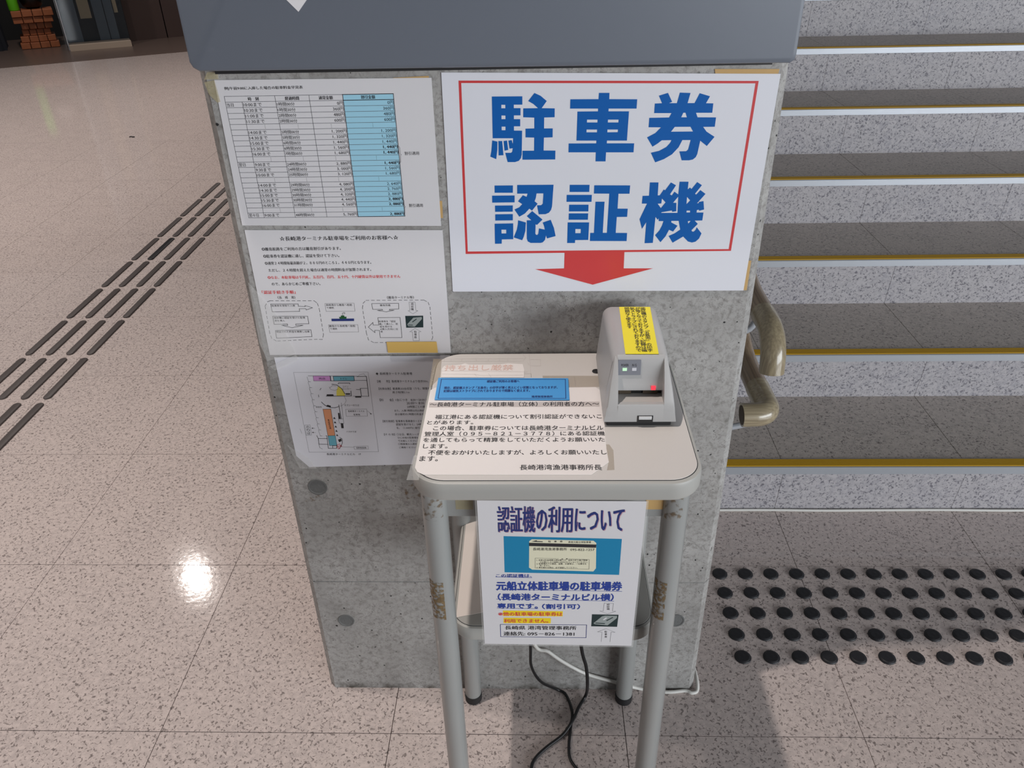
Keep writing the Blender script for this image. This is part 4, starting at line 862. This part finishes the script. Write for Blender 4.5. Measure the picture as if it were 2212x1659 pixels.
for k in range(len(edges)-1):
    for c in range(4):
        dark = (k == 5 and c == 2)
        o = bpy.data.objects.new('tactile_bar', b2 if dark else b1); o.location = (-1.545-.0752*c, (edges[k]+edges[k+1])/2, 0)
        link(o, None, 'blackest replacement tactile bar, darker than its neighbours' if dark else 'dark brown tactile guide bar, %s column from the pillar, %s row from the front' % (ORD[c], ORD[k]), 'tactile bar', 'tactile guide bars on the left floor')

# ================================================================== FAR LEFT
bo, be = F2((48, 108.5)), F2((129, 101.5)); dd = (be-bo).normalized(); dn = Vector((-dd.y, dd.x, 0)); BW = (be-bo).length
pl_ = thing('brick_plinth', bo+Vector((0, 0, .0025)), 'stepped plinth of stacked terracotta bricks standing at the far wall', 'plinth')
hz = .068
for k, (s0, s1, t0) in enumerate(((0, 1.04, 0), (.05, .99, .02), (.14, .90, .05), (.16, .98, .02), (0, 1.05, -.02), (0, 1.10, -.04))):
    for c in range(4):
        a, b = (s0+(s1-s0)*c/4)*BW, (s0+(s1-s0)*(c+1)/4)*BW
        bmk = fbox(bo, dd, dn, a+.003, b-.003, t0, .30, .003+k*hz+.002, .003+(k+1)*hz-.002)
        bmesh.ops.bevel(bmk, geom=bmk.edges[:], offset=.004, segments=1, affect='EDGES'); obj('brick', bmk, 'brick', pl_)
zt_ = .003+6*hz
c0 = bo+dd*(BW*.62)+dn*.17; bm = NB(); lathe(bm, c0.x, c0.y, [(.06, zt_), (.10, zt_+.03), (.125, zt_+.10), (.13, zt_+.2), (.115, zt_+.26)], 24)
obj('black_pot', bm, 'blackpot', None, origin=(c0.x, c0.y, zt_), smooth=50, label='round black pot standing on the brick plinth', cat='pot')
bm = NB(); lathe(bm, c0.x-.0, c0.y, [(.09, zt_+.2605), (.115, zt_+.29), (.12, zt_+.34), (.06, zt_+.38), (.005, zt_+.39)], 20)
obj('cloth_bundle', bm, 'whitecloth', None, origin=(c0.x, c0.y, zt_+.26), smooth=50, label='pale cloth bundle in the mouth of the black pot', cat='cloth')
c1 = bo+dd*(BW*.13)+dn*.03; bm = NB(); lathe(bm, c1.x, c1.y, [(.050, zt_), (.056, zt_+.01), (.056, zt_+.5), (.05, zt_+.52)], 20)
obj('green_tube', bm, 'lime', None, origin=(c1.x, c1.y, zt_), smooth=50, label='bright green upright tube on the left end of the brick plinth', cat='tube')
so = F2((-75, 118)); bm = NB(); rings = []
for z, gg in ((.003, 0), (.3, .01), (.7, 0), (.9, .03)):
    rings.append([Vector((so.x+dd.x*a+dn.x*b, so.y+dd.y*a+dn.y*b, z)) for a, b in [(x+(.012*math.sin(i*2.3)), y+.012*math.cos(i*1.9)) for i, (x, y) in enumerate(rrect(gg, .43-gg, gg, .45-gg, .08, 6))]])
loft(bm, rings); obj('covered_stand', bm, 'navycloth', None, origin=(so.x, so.y, .003), smooth=60, label='stand covered in dark navy cloth left of the brick plinth', cat='stand')
p = onz(285, 297); bm = NB(); tube(bm, smoothpath([(p.x-.018, p.y, .004), (p.x-.006, p.y+.004, .006), (p.x+.008, p.y-.003, .005), (p.x+.02, p.y+.002, .004)], 4), .0035, 6)
obj('litter_scrap', bm, 'rubber', None, origin=(p.x, p.y, 0), smooth=60, label='tiny dark scrap lying on the left floor', cat='litter')
